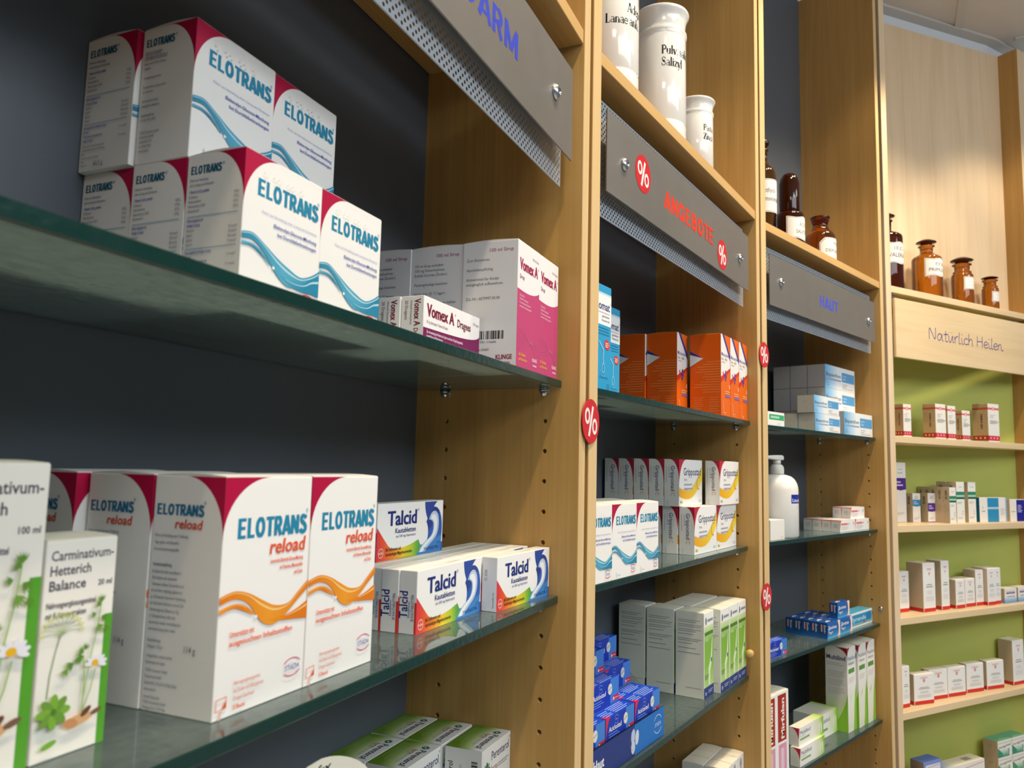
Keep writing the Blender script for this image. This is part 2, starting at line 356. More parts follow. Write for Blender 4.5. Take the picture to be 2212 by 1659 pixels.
def stada(f, cx, cy, s, c=INDIGO, ca=RED):
    f.arc(cx, cy, s, s*.62, 35, 150, s*.09, ca); f.arc(cx, cy, s, s*.62, 215, 330, s*.09, ca)
    f.text('STADA', cx, cy-s*.18, s*.36, c, fit=s*1.5, al='c', sl=.15)
def wave(f, y0, amp, hues):
    """entwined ribbons of liquid"""
    d, m, l = hues; w, h = f.w, f.h
    def rib(pts, cs):
        q = smooth3([(x, y0+y, t) for x, y, t in pts]); n = len(q)
        f.ribbon([(x*w, (y+t)*h) for x, y, t in q], [(x*w, (y-t)*h) for x, y, t in q], [mixc(cs[0], cs[1], i/n*2) if i < n/2 else mixc(cs[1], cs[2], 2*i/n-1) for i in range(n)])
        return q
    for pts, cs in amp:
        q = rib([(x, y, t*1.4) for x, y, t in pts], [hues[c] for c in cs])
        k = [p for p in q if p[2] > .010]
        if len(k) > 5: f.ribbon([(x*w, (y+t*.66)*h) for x, y, t in k], [(x*w, (y+t*(.42 if 0 < i < len(k)-1 else .66))*h) for i, (x, y, t) in enumerate(k)], [hues[2]]*len(k))
    f.ellipse(.385*w, (y0+amp[0][0][3][1]-.02)*h, w*.016, w*.014, '#eef6fa', 10)
WAVE_E = (([(0, -.035, .008), (.12, -.03, .008), (.24, -.065, .010), (.34, -.125, .004)], (1, 0, 1)),
          ([(.42, -.15, .002), (.6, -.20, .012), (.78, -.205, .022), (.9, -.175, .040), (1, -.165, .052)], (1, 0, 0)),
          ([(0, .015, .016), (.13, .028, .017), (.28, -.03, .022), (.43, -.115, .042), (.58, -.165, .046), (.74, -.17, .026), (.88, -.135, .026), (1, -.085, .032)], (0, 1, 0)))
WAVE_R = (([(0, -.015, .008), (.14, .0, .007), (.26, -.018, .009), (.36, -.05, .004)], (1, 0, 1)),
          ([(.52, -.092, .002), (.7, -.10, .007), (.86, -.095, .016), (1, -.085, .030)], (1, 0, 0)),
          ([(0, .03, .012), (.15, .045, .012), (.3, .02, .016), (.45, -.045, .034), (.6, -.075, .030), (.76, -.055, .014), (.88, -.01, .013), (1, .035, .014)], (0, 1, 0)))
WAVE_E = WAVE_E[::-1]; WAVE_R = WAVE_R[::-1]
def smooth3(p):
    out = []
    for i in range(len(p)-1):
        p0, p1, p2, p3 = p[max(0, i-1)], p[i], p[i+1], p[min(len(p)-1, i+2)]
        for s in range(6):
            t = s/6; out.append(tuple(.5*((2*b)+(c-a)*t+(2*a-5*b+4*c-d)*t*t+(3*b-a-3*c+d)*t**3) for a, b, c, d in zip(p0, p1, p2, p3)))
    return out + [p[-1]]

def elotrans_side(f, table=True):
    corner(f, .52, .36, right=True)
    w = f.w; x = w*.07
    grotesk(f, 'ELOTRANS', x, f.h*.865, f.h*.058, '#17607a', w*.53)
    f.text('®', x+w*.55, f.h*.905, f.h*.022, '#17607a')
    f.para(['Pulver zur Herstellung', 'einer Lösung zum Einnehmen'], x, f.h*.815, 1.75, 3.0, PRN, sx=.66)
    if table:
        f.text('1 Beutel à 6,03 g enthält:', x, f.h*.735, 1.75, INDIGO, sx=.66, bold=.03)
        f.para(['D-Glucose', 'Natriumchlorid', 'Natriumcitrat 2 H2O', 'Kaliumchlorid'], x, f.h*.70, 1.7, 2.9, PRN, sx=.66)
        f.para(['4,00 g', '0,70 g', '0,59 g', '0,30 g'], w*.93, f.h*.70, 1.7, 2.9, PRN, sx=.66, al='r')
        f.rect(x, f.h*.567, w*.93, f.h*.571, TEAL)
        f.para(['Elektrolytgehalt der', 'fertigen Lösung:'], x, f.h*.535, 1.75, 2.9, INDIGO, sx=.66, bold=.03)
        f.para(['Natrium+', 'Kalium+', 'Chlorid-', 'Citrat 3-'], x, f.h*.467, 1.7, 2.9, PRN, sx=.66)
        f.para(['90 mmol/l', '20 mmol/l', '80 mmol/l', '10 mmol/l'], w*.93, f.h*.467, 1.7, 2.9, PRN, sx=.66, al='r')
        f.rect(x, f.h*.345, w*.93, f.h*.349, TEAL)
        f.para(['Glucosegehalt der fertigen Lösung:', 'Glucose', 'Theoretische Osmolarität der', 'fertigen Lösung:'], x, f.h*.315, 1.7, 2.9, INDIGO, sx=.62, bold=.02)
        f.para(['', '111 mmol/l', '', '311 mosm/l'], w*.93, f.h*.315, 1.7, 2.9, PRN, sx=.62, al='r')
        f.para(['1 Beutel enthält 4 g Glucose entsprechend', '4 g Kohlenhydrate (entspricht 16,4 kcal bzw.', '68 kJ).', 'Enthält Glucose, Kalium, Natrium.'], x, f.h*.175, 1.5, 2.6, PRN, sx=.56)
        f.para(['Inhalt:', '10 Beutel ='], x, f.h*.06, 1.5, 2.6, PRN, sx=.6); f.text('60,3 g', x+w*.26, f.h*.03, 3.2, PRN, sx=.8)
    else:
        f.para(['Pulver zum Einnehmen', 'nach Auflösen. Den Inhalt eines', 'Beutels wird in 200 ml Wasser', 'aufgelöst.', '', 'Packungsbeilage beachten.', '', 'Die zubereitete Lösung ist sofort', 'zu verbrauchen.', '', 'Arzneimittel für Kinder', 'unzugänglich aufbewahren.', '', 'Apothekenpflichtig', 'Zul.-Nr.: 46711.00.00'], x, f.h*.80, 1.7, 3.1, PRN, sx=.62)
        f.para(['STADA Consumer Health', 'Deutschland GmbH', 'Stadastraße 2-18', '61118 Bad Vilbel', 'www.stada.de'], x, f.h*.22, 1.7, 3.0, PRN, sx=.66)
def elotrans_front(f):
    corner(f, .42, .40); w, h = f.w, f.h
    grotesk(f, 'ELOTRANS', w*.16, h*.72, h*.118, TEAL, w*.78)
    f.text('®', w*.93, h*.84, 2.6, '#5e9fb8')
    f.text('Pulver zur Herstellung einer Lösung zum Einnehmen', w*.94, h*.612, 1.7, LILAC, fit=w*.72, al='r')
    f.text('Elektrolyt-Glucose-Mischung', w*.94, h*.545, 2.3, INDIGO, fit=w*.57, al='r', bold=.02)
    f.text('bei Durchfallerkrankungen', w*.94, h*.493, 2.3, INDIGO, fit=w*.52, al='r', bold=.02)
    wave(f, .40, WAVE_E, ('#2a86a8', '#5aaac6', '#b5dcea'))
    stada(f, w*.84, h*.10, 8)
    f.text('10 Beutel', w*.2, h*.045, 2.0, LILAC); f.stroke([(w*.15, h*.10), (w*.17, h*.07), (w*.165, h*.03)], .6, LILAC)
    for r in range(2):  # raised dots drawn as greyer discs, their shade painted in
        for i, c in enumerate((1,0,1,1,0,1,1,0,1)):
            if c: f.ellipse(w*.22+i*4.2+r*1.5, h*.885-r*2.2, .7, .6, '#e2dfd9', 8)
@kind('elotrans', 72, 89, 44.6, dict(front='#f2f0ec', left='#ece8e2', top='#efe9e0'), lid=1.4)
def _(fr, lf, tp): elotrans_front(fr); elotrans_side(lf)
@kind('elotrans_b', 72, 89, 44.6, dict(front='#f2f0ec', left='#ece8e2', top='#efe9e0'), lid=1.4)
def _(fr, lf, tp): elotrans_front(fr); elotrans_side(lf, False)

@kind('reload', 71, 122.5, 49, dict(front='#f4f2ee', left='#ebe6e0', top='#f0ebe4'), lid=1.2)
def _(f, s, tp):
    w, h = f.w, f.h; OR = '#e55a30'
    corner(f, .49, .26)
    grotesk(f, 'ELOTRANS', w*.15, h*.735, h*.088, TEAL, w*.79); f.text('®', w*.93, h*.83, 2.6, '#5e9fb8')
    f.text('reload', w*.93, h*.655, h*.068, OR, fit=w*.42, al='r', bold=.025, sl=.12)
    f.para(['Isotonische Elektrolyt-Glucose-Mischung', 'mit Vitaminen, Mineralstoffen', 'und Cholin'], w*.92, h*.613, 2.4, 4.0, OR, sx=.52, bold=.015, al='r')
    wave(f, .455, WAVE_R, ('#e07a14', '#ee9c2c', '#f7c878'))
    f.text('Unterstützt mit', w*.12, h*.327, 3.0, OR, sx=.7, bold=.02); f.text('ausgesuchten Inhaltsstoffen', w*.12, h*.29, 3.0, OR, fit=w*.70, bold=.02)
    f.para(['Nahrungsergänzungsmittel', 'mit Zucker und Süßungsmittel', 'Orangen-Geschmack'], w*.19, h*.125, 2.2, 3.9, '#dd7a60', sx=.62)
    f.text('15 Beutel', w*.19, h*.025, 2.4, OR, sx=.75, bold=.02)
    f.stroke([(w*.02, h*.085), (w*.12, h*.09), (w*.12, h*.045), (w*.02, h*.04), (w*.02, h*.085)], .5, '#e58f78'); f.poly([(w*.08, h*.045), (w*.12, h*.075), (w*.12, h*.045)], OR)
    f.bars(w*.05, h*.03, [2, 1.5, 2, 1], .6, 1.2, '#e58f78')
    f.arc(w*.84, h*.12, 8.2, 5.2, 30, 150, .6, '#c8437a'); f.arc(w*.84, h*.12, 8.2, 5.2, 215, 330, .6, '#c8437a')
    f.text('STADA', w*.84, h*.108, 3.0, INDIGO, fit=12.5, al='c', sl=.2)
    corner(s, .55, .27, right=True); w, h = s.w, s.h
    grotesk(s, 'ELOTRANS', w*.05, h*.83, h*.048, '#1c6d94', w*.67); s.text('®', w*.72, h*.88, 2, '#1c6d94')
    s.text('reload', w*.71, h*.775, h*.042, '#d24a22', fit=w*.38, al='r', bold=.025, sl=.12)
    c = '#5a6b80'; x = w*.05
    s.para(['Pulver zur Herstellung einer Trinklösung', 'Vegan, gluten- und laktosefrei,', 'frei von Konservierungsstoffen'], x, h*.735, 1.8, 3.6, c, sx=.58)
    s.text('Verzehrsempfehlung', x, h*.61, 1.9, c, sx=.62, bold=.03)
    s.para(['Bei Bedarf den Inhalt eines Beutels in', '200 ml kaltem oder lauwarmem', 'Trinkwasser auflösen. Gut umrühren, bis', 'sich das Pulver vollständig aufgelöst hat', '(ca. 30 Sekunden). Eine leichte Veränderung', 'der Farbe beim Umrühren ist normal. Die', 'Höchstmenge von 2 Beuteln pro Tag', '(= 2 Einzelportionen) sollte nicht', 'überschritten werden. Anschließend die', 'zubereitete Lösung sofort trinken.'], x, h*.58, 1.8, 3.3, c, sx=.56)
    s.para(['Nettofüllmenge:', '15 Beutel à 7,57g ='], x, h*.29, 1.8, 3.3, c, sx=.6); s.text('114 g', w*.58, h*.262, 3.6, c, sx=.75)
    s.para(['Lichtgeschützt, trocken und bei', 'Raumtemperatur lagern.'], x, h*.225, 1.8, 3.3, c, sx=.58)
    s.para(['STADA Consumer Health', 'Deutschland GmbH', 'Stadastraße 2-18, D-61118 Bad Vilbel', 'www.stada.de'], x, h*.165, 1.8, 3.2, c, sx=.6)
    s.para(['Vertrieb Österreich:', 'STADA Arzneimittel GmbH', 'Muthgasse 36, A-1190 Wien'], x, h*.055, 1.7, 2.7, c, sx=.6)

def plant(f, ox, oy, s):
    g1, g2, g3 = '#6f9a3c', '#5c8a30', '#8fb45a'
    def st(p, t, c): f.stroke([(ox+x*s, oy+y*s) for x, y in p], t*s, c)
    st([(4, 14), (4.5, 22), (6, 30), (7.5, 36)], .45, '#7d9a66')
    for a in range(0, 181, 18):
        ex, ey = 7.5+8.5*cos(radians(a)), 36+7.5*sin(radians(a))*.9+1; st([(7.5, 36), ((7.5+ex)/2, (36+ey)/2+.8), (ex, ey)], .25, '#9bb37a')
        for q in range(4): f.ellipse(ox+(ex+cos(q*1.7)*.9)*s, oy+(ey+sin(q*1.7)*.7)*s, .42*s, .36*s, '#dfe08a' if q % 2 else '#c7cf6c', 8)
    for p in ([(18, 6), (18, 18), (17, 27)], [(18.2, 12), (20, 26), (22, 36), (23, 46)], [(18.4, 7), (21, 14), (22.5, 21)]): st(p, .5, g3)
    def leaf(bx, by, a, L, c):
        for d in (-34, -16, 0, 18, 36):
            x2, y2 = bx+L*cos(radians(a+d)), by+L*sin(radians(a+d)); nx, ny = -sin(radians(a+d))*L*.10, cos(radians(a+d))*L*.10
            f.poly([(ox+bx*s, oy+by*s), (ox+((bx+x2)/2+nx)*s, oy+((by+y2)/2+ny)*s), (ox+x2*s, oy+y2*s), (ox+((bx+x2)/2-nx)*s, oy+((by+y2)/2-ny)*s)], c); f.lay -= .045
    for bx, by, a, L in ((17, 27, 200, 3.6), (17, 28, 150, 3.4), (15, 27, 250, 3.2), (13, 25, 205, 4), (10.5, 23.5, 235, 3.4), (17, 29, 60, 3), (18.5, 25, -60, 3), (22, 38, -60, 4), (23.5, 41, -40, 3.6), (25.5, 37, -75, 3), (23, 46, 90, 3.4), (23, 45, 150, 3), (21, 42, 190, 2.6)): leaf(bx, by, a, L, g2 if int(bx) % 2 else g1)
    for a in range(-20, 200, 32): f.ellipse(ox+(22.5+3.1*cos(radians(a)))*s, oy+(23+2.0*sin(radians(a)))*s, 1.9*s, .8*s, '#e9e9f0', 10, a); f.lay -= .045
    f.ellipse(ox+22*s, oy+23.4*s, 1.6*s, 1.2*s, '#e8b423', 10)
    for a in range(0, 360, 45): f.ellipse(ox+(6+3.6*cos(radians(a)))*s, oy+(9+3.2*sin(radians(a)))*s, 3.4*s, 1.7*s, g1 if a % 90 else '#7cae3a', 10, a); f.lay -= .045
    f.ellipse(ox+6*s, oy+9*s, 1.2*s, 1.4*s, '#4f7f28', 8)
    f.ellipse(ox+16.5*s, oy+3.6*s, 6.2*s, 2.0*s, '#d9a877', 14, 5); f.ellipse(ox+13.5*s, oy+3.0*s, 3*s, 1.8*s, '#c98f60', 12, -20); f.ellipse(ox+19.5*s, oy+6*s, 2.6*s, 1.2*s, '#6b4634', 10, 35); f.ellipse(ox+24*s, oy+5*s, 2.6*s, 1.0*s, '#7a5a48', 10, 15)
    f.ellipse(ox+5*s, oy-2.3*s, 3.2*s, 1.2*s, '#78ad3c', 12, 15)
def carmin(f, h_title, big):
    w, h = f.w, f.h
    f.rect(w*.885, 0, w, h*.622, '#57a12f')
    s = 1.34 if big else 1
    y = h-(12.6 if big else 8.6); q = 8.8 if big else 6.5
    for i, t in enumerate(('Carminativum-', 'Hetterich', 'Balance')): f.text(t, w*.07, y-i*q, 5.6 if big else 4.5, '#3d3a4d', fit=w*(.88, .56, .50)[i], bold=.02)
    f.text('100 ml' if big else '20 ml', w*.95, y-(17 if big else 13), 3.2 if big else 2.7, '#4a4658', al='r', sx=.9, bold=.015)
    f.para(['Nahrungsergänzungsmittel', 'mit Kräuterextrakten'], w*.05, y-(25 if big else 20.5), 3.3 if big else 2.7, 5.6 if big else 4.4, '#4a4658', sx=.62, bold=.014)
    f.text('Enthält Alkohol 24 % vol', w*.05, y-(36 if big else 28.5), 1.6*s, '#a19da6', sx=.65)
    plant(f, w*.02, h*.105, 1.12*w/34)
@kind('carmin_small', 36, 94, 36, dict(front='#f0ece2', left='#ece7dc', top='#efe8d6'), lid=1.0)
def _(fr, lf, tp): carmin(fr, 0, False)
@kind('carmin_big', 48, 128, 46, dict(front='#f0ece2', left='#ece7dc', top='#efe8d6'), lid=1.0)
def _(fr, lf, tp): carmin(fr, 0, True)

VP = '#c6477a'; PUR = '#7d1557'
def swirl(f, x0, y0, x1, y1, c, n=6):
    for i in range(n):
        f.stroke(bez((x0, y0+(y1-y0)*i/n), (x0+(x1-x0)*.5, y0+(y1-y0)*(i/n-.15)), (x0+(x1-x0)*.8, y1-(y1-y0)*i/n), (x1, y1+(y1-y0)*.2-(y1-y0)*i/n*.9), 9), .25, c); f.lay -= .045
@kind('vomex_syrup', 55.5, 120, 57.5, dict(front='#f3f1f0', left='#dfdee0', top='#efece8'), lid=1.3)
def _(f, s, tp):
    w, h = f.w, f.h
    pts = [(0, 0), (w, 0), (w, h*.655)] + bez((w, h*.655), (w*.75, h*.595), (w*.35, h*.60), (0, h*.615), 10) ; f.poly(pts, VP)
    f.text('100 ml Sirup', w*.95, h*.90, 3.0, '#a8406e', al='r', sx=.8)
    f.text('Vomex A', w*.09, h*.775, 11.5, '#a3154f', fit=w*.82, bold=.05); f.text('®', w*.93, h*.84, 2.5, '#a3154f')
    f.text('Sirup', w*.09, h*.70, 4.6, '#8c3a66', sx=.9)
    f.para(['330 mg/100 ml', 'Wirkstoff: Dimenhydrinat', 'Zur Anwendung bei Kleinkindern', 'und Kindern ab 6 kg Körpergewicht'], w*.09, h*.56, 2.1, 3.5, '#f4d5e0', sx=.72)
    swirl(f, w*.05, h*.30, w*.98, h*.12, '#d06a92', 9)
    f.para(['Bei Übelkeit', 'und Erbrechen'], w*.1, h*.09, 3.1, 4.6, '#f0b040', sx=.8, bold=.02)
    f.text('KLINGE', w*.93, h*.075, 3.4, '#f6e6ee', al='r', sx=.8, bold=.02); f.text('PHARMA', w*.92, h*.035, 2.1, '#f6e6ee', al='r', sx=.85, bold=.02)
    w, h = s.w, s.h; c = '#57555c'
    s.text('100 ml Sirup', w*.92, h*.915, 3.5, '#a33a6c', fit=w*.43, al='r', bold=.01)
    s.para(['Zum Einnehmen.', '', 'Apothekenpflichtig', '', 'Arzneimittel für Kinder', 'unzugänglich aufbewahren.', '', '', 'Zul.-Nr.: 6579997.00.00'], w*.07, h*.845, 2.9, 4.7, c, sx=.92)
    s.barcode(w*.24, h*.215, w*.54, 8, '#2c2b30'); s.text('PZN - 01566896', w*.5, h*.185, 2.1, c, al='c', sx=.85)
    s.para(['Pharma GmbH', 'dstr. 9', 'chen'], w*.22, h*.125, 2.6, 4.4, c, sx=.8)
    s.text('KLINGE', w*.93, h*.055, 4.6, '#9b2150', al='r', sx=.78, bold=.03); s.text('PHARMA', w*.90, h*.015, 2.6, '#9b2150', al='r', sx=.85, bold=.02)
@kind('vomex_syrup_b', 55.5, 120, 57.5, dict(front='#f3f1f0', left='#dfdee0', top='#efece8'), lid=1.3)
def _(f, s, tp):
    w, h = s.w, s.h; c = '#57555c'; f.rect(0, 0, f.w, f.h*.61, VP)
    s.text('100 ml Sirup', w*.92, h*.915, 3.5, '#a33a6c', fit=w*.43, al='r', bold=.01)
    s.para(['100 ml Sirup enthalten', '330 mg Dimenhydrinat.', 'Enthält Sucrose (Zucker).', '', 'Packungsbeilage beachten.', '', 'Nicht über 25 °C lagern.', '', 'Nach Anbruch 3 Monate haltbar.'], w*.07, h*.84, 2.9, 4.7, c, sx=.90)
@kind('vomex_dragees', 105, 45, 21, dict(front='#f5f3f2', left='#f0eeec', top='#f2eee9'), lid=0)
def _(f, s, tp):
    w, h = f.w, f.h
    f.poly([(0, 0), (w, 0), (w, h*.60)] + bez((w, h*.60), (w*.93, h*.45), (w*.6, h*.44), (0, h*.42), 12), PUR)
    f.text('Vomex A', w*.05, h*.645, 11, '#7c1030', fit=w*.46, bold=.05); f.text('®', w*.52, h*.83, 2.2, '#7c1030'); f.text('Dragees', w*.57, h*.645, 7.2, '#7c1030', fit=w*.25, bold=.02)
    f.text('20 Dragees', w*.98, h*.80, 2.6, '#a8748f', al='r', sx=.75)
    f.text('50 mg überzogene Tablette (Dragee)', w*.05, h*.515, 2.5, '#8a5470', sx=.72)
    f.para(['Zur Anwendung bei Kindern ab 6 Jahren und über 30 kg Körpergewicht,', 'Jugendlichen und Erwachsenen.', 'Wirkstoff: Dimenhydrinat'], w*.05, h*.33, 2.4, 3.5, '#f2e6ee', sx=.68, bold=.015)
    swirl(f, w*.45, h*.22, w*.99, h*.08, '#97447a', 6)
    s.text('Vomex A', s.w*.58, h*.94, 6.2, '#7c1030', rot=-90, fit=h*.50, bold=.03); s.text('Dragees', s.w*.58, h*.40, 4.2, '#7c1030', rot=-90, sx=.8, bold=.02)
    s.text('Wirkstoff: Dimenhydrinat', s.w*.40, h*.92, 1.9, '#6b5a66', rot=-90, sx=.75); s.text('20 Dragees', s.w*.16, h*.92, 3.0, '#6b3350', rot=-90, sx=.85)

NAVY = '#1c2f7c'
RB = [(0, '#d8344a'), (.1, '#e8552c'), (.24, '#f0922a'), (.38, '#f2cf2c'), (.50, '#b9cc33'), (.60, '#5aa84a'), (.70, '#3a86b8'), (1, '#2f62b5')]
def rb(t):
    for (p, c), (q, d) in zip(RB, RB[1:]):
        if t <= q: return mixc(c, d, (t-p)/(q-p))
    return RB[-1][1]
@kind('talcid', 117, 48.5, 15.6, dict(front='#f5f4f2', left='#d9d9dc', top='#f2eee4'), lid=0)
def _(f, s, tp):
    w, h = f.w, f.h; n = 30
    top = [(w*i/n, h*(.30-.16*sin(pi*min(1, i/n/.62))*.75+(.62-.30)*max(0, .18-i/n)/.18*.9) if i/n < .62 else h*(.18+.0*i)) for i in range(n+1)]
    f.ribbon(top, [(x, 0) for x, _ in top], [rb(i/n) for i in range(n+1)])
    B = lambda *p, n=8: bez(*[(x*w, y*h) for x, y in p], n)
    f.ribbon(B((.79, .86), (.90, .95), (.985, .78), (.985, .45)) + B((.985, .45), (.98, .2), (.97, .1), (.965, .0)), B((.72, .60), (.76, .5), (.76, .36), (.74, .26)) + B((.74, .26), (.68, .18), (.62, .1), (.575, .0)), ['#27418f']*5 + ['#2e5fb4']*6 + ['#3f86cc']*7)
    f.poly(B((.69, .985), (.69, .80), (.73, .66), (.765, .60), n=7) + B((.765, .60), (.78, .76), (.83, .9), (.895, .985), n=7), '#2a4a9f')
    o = B((.765, .64), (.80, .86), (.93, .86), (.925, .54), n=10) + B((.925, .54), (.92, .22), (.80, .26), (.705, .04), n=10)
    q = B((.765, .64), (.83, .62), (.845, .56), (.835, .44), n=10) + B((.835, .44), (.81, .22), (.68, .30), (.605, .04), n=10)
    f.ribbon(o, q, ['#9cc0e6']*len(o))
    mid = lambda t: [(a*(1-t)+c*t, b*(1-t)+d*t) for (a, b), (c, d) in zip(o, q)][2:]
    f.ribbon(mid(.14), mid(.84), ['#f1f3f5']*len(mid(0))); f.stroke(mid(.24), .45, '#6f9ad0'); f.stroke(o, .5, '#eaf1f8')
    f.text('Talcid', w*.14, h*.60, h*.27, NAVY, fit=w*.42, bold=.04); f.text('®', w*.575, h*.82, 2.8, NAVY)
    f.text('Kautabletten', w*.55, h*.455, h*.095, NAVY, fit=w*.30, al='r', bold=.01); f.text('mit 500 mg Hydrotalcit', w*.55, h*.375, 2.4, NAVY, fit=w*.29, al='r')
    f.para(['Bei Sodbrennen und', 'säurebedingten Magenbeschwerden'], w*.125, h*.155, 3.0, 4.0, '#3a2a20', sx=.74, bold=.015)
    f.text('20 KAUTABLETTEN', w*.80, h*.06, 3.0, '#1b3c8a', fit=w*.23, al='c')
    f.arc(w*.93, h*.13, 3.4, 3.0, 0, 360, .4, '#1b3c8a', 18)
    f.arc(w*.055, h*.14, 4.2, 4.2, 0, 360, .45, '#f7e6d8', 20); f.text('BAYER', w*.055, h*.12, 1.7, '#f7e6d8', al='c', fit=6.4, bold=.02)
    f.para(['B', 'A', '', 'E', 'R'], w*.055, h*.14+2.1, 1.3, 1.55, '#f7e6d8', al='c', bold=.02)
    s.rect(s.w*.88, 0, s.w, h*.5, '#c9351f')
    s.text('Talcid', s.w*.48, h*.24, 7.6, NAVY, rot=90, fit=h*.43, bold=.02); s.text('Kautabletten', s.w*.62, h*.26, 2.2, NAVY, rot=90, sx=.8); s.text('20 KAUTABLETTEN', s.w*.84, h*.20, 2.6, NAVY, rot=90, fit=h*.42)
    tp.text('Talcid  Kautabletten', tp.w*.72, tp.h*.35, 3.2, '#b9b6b8', rot=0, al='r', sx=.7)
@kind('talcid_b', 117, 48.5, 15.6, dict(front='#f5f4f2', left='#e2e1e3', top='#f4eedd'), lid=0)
def _(f, s, tp):
    KINDS['talcid'][4](f, Face(MB(), (0, 0, 0), (1, 0, 0), (0, 0, 1), s.w, s.h), tp)
    s.text('02 2028', s.w*.34, s.h*.56, 2.6, '#6d6c72', rot=90); s.text('Verwendbar bis:', s.w*.82, s.h*.06, 2.0, '#6d6c72', rot=90, sx=.8)

@kind('perenterol', 69, 82, 40.3, dict(front='#eceae4', left='#e4e2de', top='#e9e7e0'), lid=0)
def _(f, s, tp):
    w, h = f.w, f.h
    f.grad(0, 0, w, h*.62, [(0, '#6f9c28'), (.35, '#a9c468'), (.8, '#e3e8cf'), (1, '#eceae4')], True)
    f.text('Perenterol', w*.32, h*.82, 8.6, '#2b3560', fit=w*.62, bold=.01); f.text('®', w*.95, h*.93, 2.4, '#2b3560')
    f.text('forte', w*.31, h*.685, 6.2, '#b04a52', fit=w*.22); f.text('250 mg Kapseln', w*.30, h*.60, 3.2, '#4c5560', sx=.75)
    f.bars(w*.55, h*.72, [26, 22], .9, 2.4, '#8a93a0')
    for a in range(0, 360, 45): f.ellipse(w*.17+4.6*cos(radians(a)), h*.75+4.6*sin(radians(a)), 2.6, 1.7, ('#3c6aa0', '#7fae3c', '#2c4f86', '#5b9c48')[a//45 % 4], 10, a); f.lay -= .045
    w, h = tp.w, tp.h; tp.r = True
    n = 9; g0, g1, g2 = '#5f8420', '#a3b86e', '#e9e7e0'
    for j in range(n):
        for i in range(12):
            def cc(i, j):
                x, y = i/12, j/n; d = min(1, max(0, (y-.16-.5*(abs(x-.5)*1.1)**2)/.50)); return mixc(g0, g1, d*2) if d < .5 else mixc(g1, g2, d*2-1)
            ps = [(i, j), (i+1, j), (i+1, j+1), (i, j+1)]
            tp.mb.face([tp.at(w*a/12, h*b/n) for a, b in ps][::1], [cc(a, b) for a, b in ps])
    tp.up()
    tp.text('Perenterol', w*.29, h*.71, 7.6, '#20304f', fit=w*.60, bold=.035); tp.text('®', w*.86, h*.83, 1.8, '#20304f'); tp.text('forte', w*.29, h*.55, 5.2, '#a0505c', fit=w*.20, bold=.01)
    tp.text('250 mg Kapseln', w*.30, h*.49, 1.7, '#5a6650', sx=.75); tp.bars(w*.50, h*.60, [24, 20], .6, 1.8, '#8a9080')
    for a in range(0, 360, 45): tp.ellipse(w*.185+2.9*cos(radians(a)), h*.76+2.7*sin(radians(a)), 1.7, 1.1, ('#2c4f76', '#6f9e5c', '#24406a', '#4b8c58')[a//45 % 4], 8, a); tp.lay -= .045
    tp.bars(w*.12, h*.36, [46, 40, 48, 44, 30, 42], .7, 2.1, '#93ad68')
    s.text('Perenterol', s.w*.22, s.h*.50, 5.8, '#2b3040', rot=90, sx=.82, bold=.02); s.text('® GmbH & Co. KG', s.w*.45, s.h*.60, 2.0, '#6d6c72', rot=90, sx=.8)
    s.barcode(s.w*.72, s.h*.56, s.w*.16, 26, '#34322e', True)
@kind('lefax', 66, 138, 60, dict(front='#f3ecd8', left='#ece5d2', top='#f0ead8'))
def _(f, s, tp): pass

@kind('silomat', 50, 127, 42, dict(front='#2f9fd0', left='#2b93c4', top='#3aa5d4'), lid=1.0)
def _(f, s, tp):
    w, h = f.w, f.h
    f.grad(0, h*.62, w, h*.93, [(0, '#f1f4f5'), (.9, '#f3f5f5'), (1, '#9fd0e8')], True)
    f.text('Silomat', w*.06, h*.765, 10.5, '#23306e', fit=w*.86, bold=.025); f.text('®', w*.93, h*.83, 2, '#23306e')
    f.rect(w*.3, h*.735, w*.9, h*.739, '#c8343c')
    f.text('gegen Reizhusten', w*.9, h*.695, 3.0, '#4a5668', al='r', sx=.7); f.text('Pentoxyverin Saft', w*.9, h*.655, 3.0, '#4a5668', al='r', sx=.7)
    for i in range(3): f.rect(w*.08, h*(.585-i*.028), w*.88, h*(.585-i*.028)+.7, '#17688f')
    f.ellipse(w*.78, h*.44, 7.5, 6, '#d3403a', 20, -25); f.bars(w*.68, h*.45, [9, 10, 8], 1, 2.2, '#f3d5cf')
    f.stroke([(w*.35, h*.46), (w*.6, h*.38), (w*.57, h*.31), (w*.60, h*.25)], 1.2, '#bfe4f2'); f.arc(w*.58, h*.21, 4, 6, 0, 360, .9, '#a7d9ee', 16); f.arc(w*.58, h*.19, 7, 8, 180, 360, .7, '#6fc0e0', 12)
    f.text('Für Erwachsene Kinder', w*.85, h*.115, 2.4, '#1c5f86', al='r', sx=.75); stada(f, w*.84, h*.04, 5, '#1c5f86', '#1c5f86')
